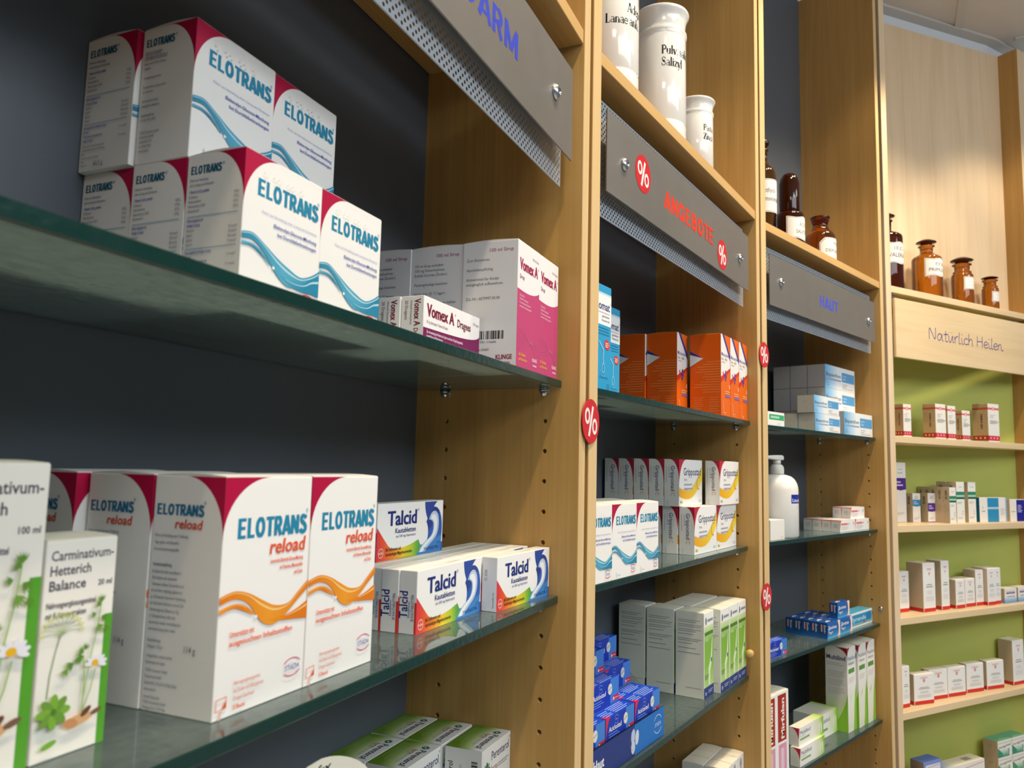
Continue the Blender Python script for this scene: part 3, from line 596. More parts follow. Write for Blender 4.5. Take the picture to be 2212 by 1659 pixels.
@kind('mucosolvan', 50, 138, 53.6, dict(front='#ee6a12', left='#d9580c', top='#e2681c', right='#e2620f'), lid=1.2)
def _(f, s, tp):
    w, h = f.w, f.h
    f.poly([(0, h*.46), (w, h*.605), (w, h*.72), (w*.28, h*1.0), (0, h*1.0)], '#f3f0ec')
    f.poly([(w*.14, h), (w*.34, h), (w, h*.765), (w, h*.70)], '#2a2f92')
    f.poly([(0, h*.40), (0, h*.47), (w, h*.615), (w, h*.58), (w*.35, h*.46)], '#d93524')
    f.text('Mucosolvan', w*.06, h*.735, 6.4, '#3a3f9a', fit=w*.9, bold=.02); f.text('30 mg ', w*.08, h*.685, 4.2, '#b9923c', sx=.7, bold=.02); f.text('RETARD', w*.42, h*.685, 4.2, '#c6a04a', sx=.6, bold=.02)
    f.bars(w*.1, h*.655, [16], 1, 2, '#8d90b8')
    for x, y in ((.42, .50), (.50, .545), (.47, .45), (.55, .49)): f.ellipse(w*x, h*y, 3.1, 3.1, '#3444a8', 12)
    f.ellipse(w*.24, h*.52, 2.2, 4.2, '#d02b3a', 12, 20)
    f.ellipse(w*.88, h*.37, 2.2, 4.5, '#f7c9a0', 10); f.bars(w*.4, h*.30, [26, 24], 1.5, 3.4, '#f8b98a'); f.rect(w*.45, h*.235, w, h*.262, '#7d6cb8')
    f.stroke(bez((w*.15, h*.18), (w*.35, h*.12), (w*.1, h*.08), (w*.3, h*.03), 8), 1.4, '#f9c39a'); f.bars(w*.3, h*.04, [10, 8], 1.2, 3, '#f8b98a')
    w, h = s.w, s.h
    s.poly([(0, h*.60), (w*.44, h*.705), (0, h*.78)], '#dcd8d4'); s.poly([(0, h*.755), (0, h*.80), (w*.44, h*.705)], '#2a2c84'); s.poly([(0, h*.585), (0, h*.605), (w*.44, h*.705)], '#c93a24')
    s.bars(w*.10+w*.1, h*.66, [0], 1, 1, '#e2905a')
    for i, (a, b) in enumerate([(.55, .98), (.42, .98), (.25, .98), (.30, .98), (.18, .98), (.45, .96), (.4, .96), (.5, .96), (.35, .97), (.15, .97), (.12, .98), (.4, .97), (.42, .96)]): s.rect(w*a, h*(.655-i*.031), w*b, h*(.655-i*.031)+1.1, '#e8894a'); s.lay -= .045
    for i in range(7): s.rect(w*.12, h*(.215-i*.027), w*(.45-.04*(i % 3)), h*(.215-i*.027)+.9, '#e8894a'); s.rect(w*.62, h*(.215-i*.027), w*(.95-.05*(i % 2)), h*(.215-i*.027)+.9, '#e8894a'); s.lay -= .09

@kind('grippostad', 109, 74.5, 25.0, dict(front='#f2f1ef', left='#d8d7d6', top='#f0e9dc'))
def _(f, s, tp):
    w, h = f.w, f.h; R2 = '#c0253f'
    n = 16; top = [(w*i/n, h*(.24+.62*((i/n)-.35)**2*(1 if i/n < .35 else 1.6))) for i in range(n+1)]
    f.ribbon([(x, y+h*(.03+.22*max(0, i/n-.45)+.05)) for i, (x, y) in enumerate(top)], [(x, y-h*.10) for x, y in top], [mixc('#f0a818', '#f2df4a', i/n) for i in range(n+1)])
    f.poly(quarter(w*.52, h*.60, w*.50, h*.42, 0, 360, 30)[:-1], '#f3f2f0') if False else None
    f.stroke([(x, y+h*(.03+.22*max(0, i/n-.45)+.06)) for i, (x, y) in enumerate(top)], .8, '#b9b6a8')
    corner(f, .30, .62, R2)
    f.text('Grippostad', w*.18, h*.66, h*.17, '#3f4470', fit=w*.76, bold=.01)
    f.text('Erkältung', w*.20, h*.545, 4, '#a3a5b0', sx=.7); f.bars(w*.20, h*.44, [38, 40], 2.6, 6.4, '#a9abba'); f.bars(w*.20, h*.34, [20], 1.2, 3, '#d99a94')
    f.stroke(bez((w*.90, h*.62), (w*.70, h*.66), (w*.72, h*.30), (w*.86, h*.36), 10), 2.2, '#ec9a30')
    f.ellipse(w*.07, h*.09, 1.8, 2.4, '#6fae3c', 10); f.ellipse(w*.12, h*.085, 3.2, 2.2, '#ecc630', 10); f.bars(w*.84, h*.10, [12, 10], 1, 2.4, '#b4b6c2')
    w, h = s.w, s.h; corner(s, .62, .46, '#a81f38', right=True)
    s.text('Grippostad', w*.46, h*.86, 6.6, '#4d4f72', rot=-90, fit=h*.54, bold=.02); s.text('C', w*.46, h*.29, 6.6, '#d9a24a', rot=-90, bold=.02)
    s.bars(w*.14, h*.84, [26, 0], .8, 2, '#9a9aa6', 1); s.bars(w*.32, h*.84, [18], .7, 2, '#9a9aa6', 1); s.bars(w*.22, h*.13, [8], .8, 2, '#a9a9c0', 1)
@kind('green_throat', 46.5, 131, 47, dict(front='#f1f1ec', left='#dcdcd2', top='#efe9d6'), lid=.6)
def _(f, s, tp):
    w, h = f.w, f.h; G = '#7fb23c'
    f.grad(w*.04, h*.10, w*.98, h*.84, [(0, '#b9d68a'), (.35, '#86b944'), (.75, '#7db33a'), (1, '#cfe2ae')], True)
    f.rect(0, 0, w, h*.125, '#2c3f80'); f.text('20', w*.12, h*.035, 5, '#dfe4f0', bold=.03); f.bars(w*.42, h*.07, [22, 18], 1.2, 3, '#aab6d6')
    f.ellipse(w*.2, h*.90, 2.6, 6, '#2b4470', 12); f.bars(w*.34, h*.885, [w*.58], 4, 5, '#8b93a2'); f.rect(w*.08, h*.73, w*.92, h*.77, '#4d7a2a'); f.text('akut', w*.14, h*.66, 6.5, '#e9f2dc', sx=.9)
    f.poly([(w*.42, h*.14), (w*.42, h*.34), (w*.66, h*.46), (w*.80, h*.68), (w*.86, h*.68), (w*.80, h*.40), (w*.62, h*.30), (w*.62, h*.14)], '#d9eabb'); f.ellipse(w*.74, h*.42, 2.8, 4, '#35588c', 12)
    f.bars(w*.08, h*.26, [18, 17, 14], 1, 2.6, '#5c8a34')
    for i, ws in enumerate(([36, 30], [40, 38], [38, 30], [26], [40, 34], [24], [30], [37])): s.bars(s.w*.08, s.h*(.90-i*.055), ws, 1.0, 2.8, '#9b9b94')
    s.bars(s.w*.35, s.h*.11, [26], .9, 2, '#a5a59e')
    for i in range(26):  # embossing painted as lit and shaded dots
        a, b = (i*7) % 3, (i*5) % 3; s.ellipse(s.w*.86+a*1.4, s.h*(.05+i*.029), .6, .55, '#efeee6', 6); s.lay -= .048
        s.ellipse(s.w*.86+b*1.2, s.h*(.06+i*.029), .55, .5, '#bdbdb2', 6); s.lay -= .048
    tp.stroke([(tp.w*.1, tp.h*.82), (tp.w*.9, tp.h*.82)], .5, '#b0a893'); tp.stroke([(tp.w*.3, tp.h*.15), (tp.w*.3, tp.h*.4), (tp.w*.7, tp.h*.4), (tp.w*.7, tp.h*.15)], .5, '#b5ad98')
@kind('aciclostad', 82, 30, 20.5, dict(front='#1538b0', left='#1234a4', top='#1b48c0'))
def _(f, s, tp):
    w, h = f.w, f.h
    f.rect(w*.70, 0, w, h, '#3f80d2'); f.rect(w*.78, h*.05, w, h*.27, '#c92b4a'); f.ellipse(w*.82, h*.15, 2, 2.2, '#f2dfe4', 8); f.bars(w*.86, h*.13, [9], 1.3, 2, '#f0a0b0')
    f.poly([(0, h), (w*.17, h)] + bez((w*.17, h), (w*.06, h*.9), (w*.02, h*.5), (0, h*.1), 6), '#d62a52')
    f.ellipse(w*.685, h*.60, 6.2, 6.8, '#d9dcd6', 18); f.stroke([(w*.62, h*.56), (w*.75, h*.66)], .7, '#2a3a78')
    f.text('Aciclostad', w*.10, h*.42, 6.0, '#eef2fb', fit=w*.43, bold=.02, sl=.1); f.arc(w*.36, h*.78, 6, 5, 30, 150, .5, '#8fb4ee'); f.arc(w*.36, h*.78, 6, 5, 215, 330, .5, '#8fb4ee'); f.text('STADA', w*.36, h*.75, 2, '#a9c4f2', al='c')
    f.bars(w*.10, h*.30, [24, 30, 22], 1.1, 2.8, '#6f92e4')
    for i, (a, b) in enumerate([(.06, .30), (.06, .34), (.06, .30), (.06, .36), (.40, .92), (.40, .80), (.40, .90), (.40, .84), (.40, .90)]): tp.rect(tp.w*a, tp.h*(.12+.17*(i % 5)), tp.w*b, tp.h*(.12+.17*(i % 5))+1.2, '#a9bdf2'); tp.lay -= .045
    tp.poly([(0, 0), (tp.w*.16, 0), (0, tp.h*.35)], '#d62a52')
@kind('white_bars', 34.5, 92, 36, dict(front='#e8e6e4', left='#cfccc6', top='#efe6cf'), lid=1.2)
def _(f, s, tp):
    f.barcode(f.w*.35, f.h*.70, f.w*.28, 22, '#5a564e', True)
    tp.stroke([(tp.w*.15, tp.h*.14), (tp.w*.15, tp.h*.26), (tp.w*.85, tp.h*.26), (tp.w*.85, tp.h*.14), (tp.w*.15, tp.h*.14)], .8, '#8a4a34'); tp.ellipse(tp.w*.5, tp.h*.65, tp.w*.25, tp.h*.14, '#cdc6b2', 14)
@kind('white_bars_b', 34.5, 92, 36, dict(front='#e8e6e4', left='#cfccc6', top='#efe6cf'), lid=1.2)
def _(f, s, tp):
    tp.stroke([(tp.w*.15, tp.h*.10), (tp.w*.15, tp.h*.24), (tp.w*.85, tp.h*.24), (tp.w*.85, tp.h*.10), (tp.w*.15, tp.h*.10)], .9, '#4a2c22'); tp.ellipse(tp.w*.5, tp.h*.62, tp.w*.25, tp.h*.14, '#cdc6b2', 14)
def bepanthen(f, s, big):
    w, h = f.w, f.h
    f.grad(0, 0, w, h, [(0, '#63aee0'), (.16, '#9fcdee'), (.42, '#eef3f5'), (1, '#f3f1ec')])
    f.text('Bepanthen', w*.04, h*.52, h*.17, '#4c5566', fit=w*.48, bold=.015); f.rect(w*.05, h*.36, w*.52, h*.43, '#8fa9c4'); f.bars(w*.05, h*.18, [w*.06, w*.09], h*.05, h*.09, '#7fa8d0')
    f.rect(w*.55, h*.38, w*.985, h*.80, '#5ba3d8'); f.text('Augen- und' if not big else 'Wund- und', w*.585, h*.62, h*.08, '#d8ebf6', sx=.8, bold=.02); f.text('Nasensalbe' if not big else 'Heilsalbe', w*.585, h*.48, h*.08, '#e6f2f9', sx=.8, bold=.02)
    f.bars(w*.57, h*.24, [w*.16, w*.13, w*.36], h*.035, h*.085, '#c4c2be')
    s.stroke([(.4, .4), (s.w-.4, .4), (s.w-.4, s.h-.4), (.4, s.h-.4), (.4, .4)], .8, '#8a8886')  # painted outline stands in for the dark seams between boxes
    s.bars(s.w*.40, s.h*.70, [s.h*.16], 1.2, 3, '#9c9a98', 1); s.bars(s.w*.56, s.h*.70, [s.h*.16], 1.0, 3, '#9c9a98', 1); s.bars(s.w*.55, s.h*.36, [s.h*.24], .9, 3, '#a5a3a0', 1)
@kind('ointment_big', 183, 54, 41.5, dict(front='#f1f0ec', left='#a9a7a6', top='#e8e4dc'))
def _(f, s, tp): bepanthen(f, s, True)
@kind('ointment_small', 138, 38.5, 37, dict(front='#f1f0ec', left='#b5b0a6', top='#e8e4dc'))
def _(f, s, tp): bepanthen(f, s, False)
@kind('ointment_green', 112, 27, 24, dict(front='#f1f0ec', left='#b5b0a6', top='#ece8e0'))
def _(f, s, tp):
    w, h = f.w, f.h; f.rect(w*.40, h*.42, w*.985, h*.82, '#3faa74'); f.rect(w*.46, h*.55, w*.80, h*.70, '#a9dcc2'); f.bars(w*.72, h*.2, [w*.14, w*.12], 1, 2.6, '#cfcac4'); f.bars(w*.05, h*.5, [w*.25, w*.22, w*.2], 1.4, 3.2, '#9aa0c0')
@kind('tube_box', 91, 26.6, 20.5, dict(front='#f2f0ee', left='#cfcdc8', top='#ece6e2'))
def _(f, s, tp):
    w, h = f.w, f.h
    f.poly([(0, h), (w*.10, h)] + bez((w*.10, h), (w*.04, h*.8), (w*.02, h*.4), (0, h*.2), 5), '#e06a5c')
    f.rect(w*.08, h*.56, w*.50, h*.72, '#dd5a50'); f.rect(w*.10, h*.62, w*.46, h*.645, '#eec2bc'); f.ellipse(w*.58, h*.64, 2.2, 2.6, '#8f93b8', 10); f.bars(w*.09, h*.40, [38, 42, 34], 1, 3.2, '#c6b9b6'); f.ellipse(w*.90, h*.66, 2, 3.4, '#9a86b8', 10)
    s.rect(0, s.h*.90, s.w, s.h, '#d88a80')
    s.bars(s.w*.25, s.h*.62, [10, 10, 10, 10], .9, 2.2, '#a4a29e')
    tp.rect(0, 0, tp.w, 1.5, '#e3a8a0')
@kind('white_slim', 62, 39, 30, '#eceae4')
def _(f, s, tp): f.bars(f.w*.72, f.h*.12, [12, 10], 1, 2.4, '#c9c7c2')
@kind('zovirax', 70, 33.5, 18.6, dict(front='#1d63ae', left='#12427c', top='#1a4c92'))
def _(f, s, tp):
    w, h = f.w, f.h
    f.grad(0, 0, w*.8, h*.55, [(0, '#5fc0e6'), (.3, '#2f8fd0'), (1, '#1d63ae')], True)
    f.poly([(w, 0), (w*.80, 0)] + bez((w*.80, 0), (w*.90, h*.3), (w*.90, h*.7), (w*.80, h), 6) + [(w, h)], '#f0e6de'); f.ribbon(bez((w*.76, 0), (w*.87, h*.3), (w*.87, h*.7), (w*.76, h), 6), bez((w*.81, 0), (w*.91, h*.3), (w*.91, h*.7), (w*.81, h), 6), ['#e8b090', '#c85a60', '#8a2c50', '#6a2050', '#8a2c50', '#b03a50', '#c04050'])
    f.text('Zovirax', w*.06, h*.56, 7.2, '#eef3fa', fit=w*.66, bold=.02, sl=.1); f.stroke(bez((w*.16, h*.66), (w*.02, h*.36), (w*.12, h*.3), (w*.26, h*.38), 6), 1.5, '#eef3fa'); f.ellipse(w*.30, h*.32, 10, 2.0, '#eba878', 12, 12)
    s.text('Zovirax', s.w*.58, s.h*.88, 4.2, '#e3e8f0', rot=-90, fit=s.h*.70, bold=.02); s.rect(s.w*.24, s.h*.42, s.w*.40, s.h*.88, '#d9966a'); s.grad(0, 0, s.w, s.h*.35, [(0, '#1a62a8'), (1, '#12427c')], True)
    tp.ellipse(tp.w*.34, tp.h*.55, 12, 3.2, '#c9d3e6', 12, 12); tp.ellipse(tp.w*.44, tp.h*.45, 9, 2.2, '#e2a888', 12, 10)
@kind('lyranda', 150, 33.5, 33, dict(front='#e9eef0', left='#d5dce0', top='#4aa0c0'))
def _(f, s, tp):
    w, h = f.w, f.h; f.rect(w*.02, h*.12, w*.98, h*.86, '#2b94c4'); f.rect(w*.02, h*.12, w*.98, h*.28, '#7fb0b8')
    f.ellipse(w*.82, h*.55, 18, h*.28, '#1d84bc', 20); f.text('lyranda', w*.16, h*.42, 10, '#cfeaf4', fit=w*.56, bold=.01); f.ellipse(w*.64, h*.24, 9, 2.2, '#c8475c', 12); f.rect(0, h*.40, w*.10, h*.90, '#f1efe9'); f.bars(w*.02, h*.72, [10, 9, 10, 8], 1, 3.6, '#c9c2b8')
def multi_leaf(f, x0, x1, y0, y1, n=4):
    for i in range(n):
        a = x0+(x1-x0)*i/n; b = a+(x1-x0)/n*.9
        f.poly([(a, y1)] + bez((a, y1), (a, (y0+y1)/2), ((a+b)/2, y0), (b, y0), 6) + [(b, y1*.7+y0*.3)], '#dfe6c8' if i % 2 else '#e6ead6')
@kind('tall_green', 51, 185, 50, dict(front='#f0efe9', left='#dad7cf', top='#ece5d2'), lid=1.6)
def _(f, s, tp):
    w, h = f.w, f.h
    f.grad(0, 0, w, h*.55, [(0, '#e7ecd2'), (.5, '#eaeedd'), (1, '#f0efe9')], True); f.poly([(w, 0), (w*.62, 0)] + bez((w*.62, 0), (w*.78, h*.2), (w*.7, h*.4), (w, h*.55), 8), '#8fc03c')
    f.poly([(w*.25, h*.33)] + bez((w*.25, h*.50), (w*.3, h*.35), (w*.5, h*.35), (w*.55, h*.47), 6), '#dfe8c2')
    f.poly([(0, h), (w*.34, h)] + bez((w*.34, h), (w*.12, h*.98), (w*.03, h*.94), (0, h*.87), 6), '#a81f30')
    f.text('Multilind', w*.06, h*.845, 9, '#5a628e', fit=w*.88); f.text('Heilpaste', w*.12, h*.79, 7, '#7d8f74', fit=w*.68); f.rect(w*.12, h*.69, w*.82, h*.745, '#5c9848'); f.bars(w*.12, h*.63, [36, 34, 30], 1.4, 4.4, '#d0d0c8')
    w, h = s.w, s.h; s.grad(0, 0, w, h*.50, [(0, '#9cc248'), (.35, '#b9cf8a'), (1, '#dad7cf')], True); s.poly([(w, 0), (w*.2, 0)] + bez((w*.2, 0), (w*.6, h*.15), (w*.85, h*.25), (w, h*.46), 8), '#86ba34')
    s.poly([(w, h), (w*.45, h)] + bez((w*.45, h), (w*.75, h*.985), (w*.92, h*.96), (w, h*.90), 6), '#8f1a2a')
    s.text('Multilind', w*.06, h*.845, 10.5, '#4a4e70', fit=w*.86, bold=.03); s.bars(w*.06, h*.80, [30, 38], 1.2, 4, '#b3b0a8')
    for i in range(3): s.bars(w*.08, h*(.70-i*.10), [38, 36, 40, 30], 1.1, 3.9, '#b9b7ae')
@kind('low_green', 121, 35.8, 20, dict(front='#f0efe9', left='#d2cfc6', top='#f0ecd8'))
def _(f, s, tp):
    w, h = f.w, f.h
    f.grad(w*.55, 0, w, h, [(0, '#f0efe9'), (.55, '#d6e4b4'), (.85, '#9cc84a'), (1, '#86bb2c')]); multi_leaf(f, w*.62, w*.95, h*.05, h*.85, 4)
    f.text('Multilind', w*.05, h*.60, 8, '#5a628e', fit=w*.40); f.rect(w*.05, h*.30, w*.42, h*.40, '#7fae6c'); f.bars(w*.05, h*.50, [24], 1, 3, '#a9b8a0')
    tp.grad(tp.w*.55, 0, tp.w, tp.h, [(0, '#f0ecd8'), (.7, '#d3e48a'), (1, '#a5d030')])
    s.poly([(s.w, s.h), (s.w*.2, s.h)] + bez((s.w*.2, s.h), (s.w*.7, s.h*.9), (s.w*.9, s.h*.7), (s.w, s.h*.35), 6), '#b8203c'); s.bars(s.w*.15, s.h*.55, [s.h*.5]*4, .6, 3.2, '#b9b6ae', 1)
    f.poly([(0, h), (w*.03, h), (0, h*.4)], '#b8203c')
@kind('wide_green', 100, 51, 60, dict(front='#f0efe9', left='#d2cfc6', top='#e6e2d0'))
def _(f, s, tp):
    w, h = f.w, f.h; f.grad(w*.4, 0, w, h, [(0, '#f0efe9'), (.55, '#d6e4b4'), (.85, '#9cc84a'), (1, '#86bb2c')]); multi_leaf(f, w*.5, w*.92, h*.05, h*.85, 4)
    f.text('Multilind', w*.05, h*.62, 9, '#5a628e', fit=w*.50); f.rect(w*.05, h*.28, w*.42, h*.38, '#7fae6c'); tp.grad(tp.w*.5, 0, tp.w, tp.h, [(0, '#e6e2d0'), (.7, '#d9e2ac'), (1, '#b4d455')])
@kind('mirfulan', 52, 158, 40, dict(front='#f0eeea', left='#e6e3de', top='#efe6d8'), lid=1.2)
def _(f, s, tp):
    w, h = f.w, f.h; f.rect(w*.10, h*.42, w*.80, h*.97, '#a62a1c'); f.text('Mirfulan', w*.63, h*.45, 14, '#f1ebe4', rot=90, fit=h*.47, bold=.04); f.rect(w*.14, h*.06, w*.80, h*.39, '#d99ab4'); f.grad(w*.26, h*.08, w*.66, h*.34, [(0, '#d99ab4'), (.5, '#eed3dc'), (1, '#d99ab4')])
    tp.rect(tp.w*.15, tp.h*.2, tp.w*.82, tp.h*.62, '#a8402c'); tp.bars(tp.w*.42, tp.h*.36, [14], 2, 3, '#d9a08c')
RC = '#d3302a'
def banded(key, W, H, D):
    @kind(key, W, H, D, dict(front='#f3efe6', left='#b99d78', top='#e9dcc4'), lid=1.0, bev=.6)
    def _(f, s, tp):
        w, h = f.w, f.h
        for g, c, c2 in ((f, '#e46a70', '#da3a50'), (s, '#b5553a', '#a83a26')):  # side repeats the front's bands in shaded tones
            w, h = g.w, g.h; g.rect(0, h*.845, w, h*.90, c)
            g.rect(0, h*.03, w, h*.15, c2)
            for i in range(7):
                g.poly([(w*i/7, h*.15), (w*(i+.5)/7, h*(.17+.035*((i*3) % 3))), (w*(i+1)/7, h*.15)], c2); g.lay -= .045
            for i in range(3): g.rect(w*(.15+.28*i), h*.09, w*(.15+.28*i)+w*.12, h*.105, '#f3e2da'); g.rect(w*(.19+.28*i), h*.07, w*(.19+.28*i)+w*.035, h*.125, '#f3e2da'); g.lay -= .09
        w, h = f.w, f.h; f.ellipse(w*.5, h*.875, 4.4, 5.2, '#e8888a', 14); f.ellipse(w*.5, h*.875, 2.4, 3, '#f2dcd6', 10)
        f.bars(w*.18, h*.70, [w*.5, w*.3, w*.35], .9, 3.6, '#a8a29c'); f.bars(w*.16, h*.55, [w*.62, w*.8, w*.7, w*.5], 1.1, 2.6, '#8f8a86')
        s.barcode(s.w*.52, s.h*.34, s.w*.13, s.h*.40, '#4a4036', True); s.bars(s.w*.08, s.h*.74, [s.w*.34]*6, .8, 4.5, '#a08a6a')
for key, W, H, D in (('dhu_a', 33, 82, 26), ('dhu_b', 46, 91, 35), ('dhu_c', 37, 89, 36), ('dhu_d', 38, 80, 26), ('dhu_e', 55, 106, 43)): banded(key, W, H, D)
def slim_remedy(key, W, H, D, col, y0, y1, side='#b7a68c', extra=None):
    @kind(key, W, H, D, dict(front='#f2efe8', left=side, top='#ece4d4'))  # tan left side is shade painted onto white card
    def _(f, s, tp):
        w, h = f.w, f.h; f.poly([(0, h*y0), (w*.5, h*(y0-.02)), (w, h*y0), (w, h*y1), (0, h*y1)], col)
        f.bars(w*.12, h*(y0+(y1-y0)*.58), [w*.4], h*(y1-y0)*.12, 3, '#d6cfe6'); f.bars(w*.12, h*(y0+(y1-y0)*.3), [w*.6], h*(y1-y0)*.13, 3, '#d6cfe6')
        f.bars(w*.3, h*.88, [w*.4], 1.4, 3, '#a9a6a4'); f.bars(w*.25, h*.82, [w*.45], 1.6, 3, '#9b9896')
        f.bars(w*.14, h*.16, [w*.6, w*.7, w*.4], .9, 2.6, '#b4b0ac'); 
        if extra: extra(f, s)
        s.barcode(s.w*.30, s.h*.62, s.w*.34, s.h*.28, '#4c443a', True); s.bars(s.w*.15, s.h*.5, [s.w*.6]*4, .8, 4, '#9c8e78')
slim_remedy('gel_tall', 46, 158, 40, '#57318f', .55, .74)
slim_remedy('drops_blue', 34, 77, 20, '#3a92bc', .56, .78, extra=lambda f, s: f.arc(f.w*.75, f.h*.2, 4, 4, 0, 360, .7, '#9fb4d8', 14))
slim_remedy('gel_short', 34, 78, 20, '#5a3296', .38, .66, extra=lambda f, s: f.rect(0, 0, f.w, f.h*.03, '#8a5ab0'))
def drops(key, W, H, D, c2):
    @kind(key, W, H, D, dict(front='#f2efe6', left='#b9a88c', top='#ece4d4'))  # left side of the white card painted in its shaded tone
    def _(f, s, tp):
        w, h = f.w, f.h; f.rect(0, h*.68, w, h*.76, '#2f8a68'); f.rect(0, h*.58, w, h*.63, '#1f5f4c'); f.rect(0, h*.63, w, h*.68, '#a9d4bc'); f.bars(w*.3, h*.87, [w*.45], 1.4, 3, '#a9a6a4'); f.bars(w*.12, h*.50, [w*.6, w*.5], 1, 3, c2)
        f.stroke(quarter(w*.78, h*.25, 4, 5, 60, 300, 8), 1.3, c2); f.bars(w*.14, h*.13, [w*.6, w*.5], .9, 2.6, '#b4b0ac')
        s.barcode(s.w*.30, s.h*.66, s.w*.34, s.h*.26, '#4c443a', True); s.bars(s.w*.15, s.h*.5, [s.w*.6]*5, .8, 4, '#a39378')
drops('drops_green', 29, 95, 17.6, '#7fbf9c'); drops('drops_tall', 37, 110, 27.5, '#6fb08c'); drops('drops_orange', 37, 110, 28, '#e0a080')
@kind('wide_blue', 136, 68, 28, dict(front='#f2efe8', left='#17607a', top='#ece6d8'))
def _(f, s, tp):
    w, h = f.w, f.h; f.rect(w*.29, 0, w*.70, h*.98, '#2f92c4'); f.rect(w*.29, h*.52, w*.70, h*.60, '#cfe4ee'); f.text('Neurodoron', w*.31, h*.53, 4.2, '#5a9cc0', fit=w*.37); f.rect(w*.955, 0, w, h, '#8db4dc'); f.bars(w*.08, h*.42, [w*.12], 2.2, 3, '#9c9894'); f.ellipse(w*.12, h*.58, 2, 4.5, '#c9c4be', 10); f.bars(w*.76, h*.52, [20, 26, 18, 22, 20], 1.1, 4, '#b9b4ae')
@kind('wide_navy', 76, 63, 20, dict(front='#f2efe8', left='#c5b49a', top='#ece6d8'))
def _(f, s, tp): f.rect(f.w*.46, 0, f.w, f.h*.97, '#14249a'); f.bars(f.w*.54, f.h*.70, [18, 22, 16, 24, 20], 2.2, 4.6, '#b9c0e4'); f.bars(f.w*.1, f.h*.42, [22], 2, 3, '#a9a49e')
def red_foot(key, W, H, D, warm=True):
    @kind(key, W, H, D, dict(front='#f2f0ec', left='#b8a68e', top='#f2ead8'), bev=2.2)  # shade on the left side is put into its colour
    def _(f, s, tp):
        w, h = f.w, f.h; r = 9.5
        for g in (f, s): g.rect(1.5, 1.0, g.w-1.5, r, RC if g is f else '#c01f22')
        f.rect(w*.32, h*.86, w*.68, h*.885, '#dba0a0'); f.bars(w*.32, h*.83, [w*.36], .6, 2, '#e6bcbc')
        f.ellipse(w*.5, h*.78, w*.06, w*.075, '#d59a96', 10); f.stroke([(w*.5, h*.78), (w*.5, h*.73)], .7, '#d59a96')
        f.bars(w*.28, h*.545, [w*.44], h*.02, 3, '#a9aaa8'); f.bars(w*.22, h*.50, [w*.56], h*.022, 3, '#a3a4a2')
        for i in range(3): f.rect(w*.3, h*(.42-i*.025), w*.7, h*(.42-i*.025)+.7, '#c9c8c4'); f.lay -= .045
        for i in range(3): f.rect(w*.18, h*(.30-i*.035), w*.82, h*(.30-i*.035)+.8, '#bdbcb8'); f.lay -= .045
        if s.w > 40: s.bars(s.w*.12, s.h*.17, [12, 14, 16], .9, 3, '#c99a80')
for key, W, H, D in (('rf_a', 42, 103, 32), ('rf_b', 52, 124, 47), ('rf_c', 36, 127, 42), ('rf_d', 42, 76, 30), ('rf_e', 46, 75.5, 38), ('rf_f', 38, 96, 35), ('rf_g', 39, 100, 44), ('rf_h', 32, 99, 40), ('rf_i', 31, 100, 30), ('rf_j', 70, 75, 24), ('rf_k', 57, 121, 40.5)): red_foot(key, W, H, D)
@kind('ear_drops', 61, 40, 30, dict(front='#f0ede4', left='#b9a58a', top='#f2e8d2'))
def _(f, s, tp): f.grad(0, 0, f.w, f.h*.42, [(0, '#5a94d0'), (.6, '#a9c6e4'), (1, '#f0ede4')], True); f.rect(f.w*.14, f.h*.62, f.w*.86, f.h*.72, '#7a6ba6'); f.rect(f.w*.14, f.h*.76, f.w*.86, f.h*.79, '#a39ac4'); f.rect(f.w*.2, f.h*.40, f.w*.85, f.h*.46, '#7fa6d4'); s.grad(0, 0, s.w, s.h*.4, [(0, '#5a88b8'), (1, '#b9a58a')], True)
@kind('traum_blue', 73, 83, 36, dict(front='#7f94d4', left='#8f7f72', top='#5f7cc4'))
def _(f, s, tp): f.rect(f.w*.12, f.h*.2, f.w*.94, f.h*.90, '#dfe0ee'); f.stroke([(f.w*.16, f.h*.82), (f.w*.9, f.h*.86)], 1.2, '#c08a98'); f.text('Traumeel', f.w*.16, f.h*.60, 10, '#7f8cc8', fit=f.w*.74, bold=.02)
@kind('traum_white', 172, 54, 40, dict(front='#f0ece6', left='#c9b9a0', top='#f3ead4'))
def _(f, s, tp): f.stroke([(f.w*.2, f.h*.74), (f.w*.97, f.h*.86)], 1.4, '#c07a86'); f.text('Traumeel', f.w*.94, f.h*.30, 15, '#6a62b0', al='r', fit=f.w*.55, bold=.02); tp.grad(0, 0, tp.w*.3, tp.h, [(0, '#9db2dc'), (1, '#f3ead4')]); tp.rect(tp.w*.62, tp.h*.3, tp.w*.80, tp.h*.72, '#a8a08c')
@kind('vertigo', 69, 43, 39, dict(front='#f0eee6', left='#b7a58c', top='#6cb894'))
def _(f, s, tp):
    w, h = f.w, f.h; f.grad(0, 0, w*.8, h*.5, [(0, '#2f8a70'), (.5, '#a4cdb8'), (1, '#f0eee6')], True); f.poly([(0, 0), (0, h*.6), (w*.35, h*.2), (w*.3, 0)], '#3a9478'); f.text('Vertigoheel', w*.06, h*.52, 6.4, '#5c6a64', fit=w*.86, bold=.02, rot=4); f.rect(0, h*.82, w, h*.86, '#c6c4bc'); f.ellipse(w*.76, h*.30, 4.2, 7, '#7fb09c', 14); s.bars(s.w*.42, s.h*.72, [8], 1.2, 3, '#8c7a64', 1); s.bars(s.w*.56, s.h*.72, [6], 1.2, 3, '#8c7a64', 1); s.bars(s.w*.80, s.h*.75, [20], 1, 3, '#9c8a74', 1)
    tp.poly([(0, 0), (tp.w*.5, tp.h*.4), (tp.w, tp.h*.2), (tp.w, 0)], '#8fd0a4')
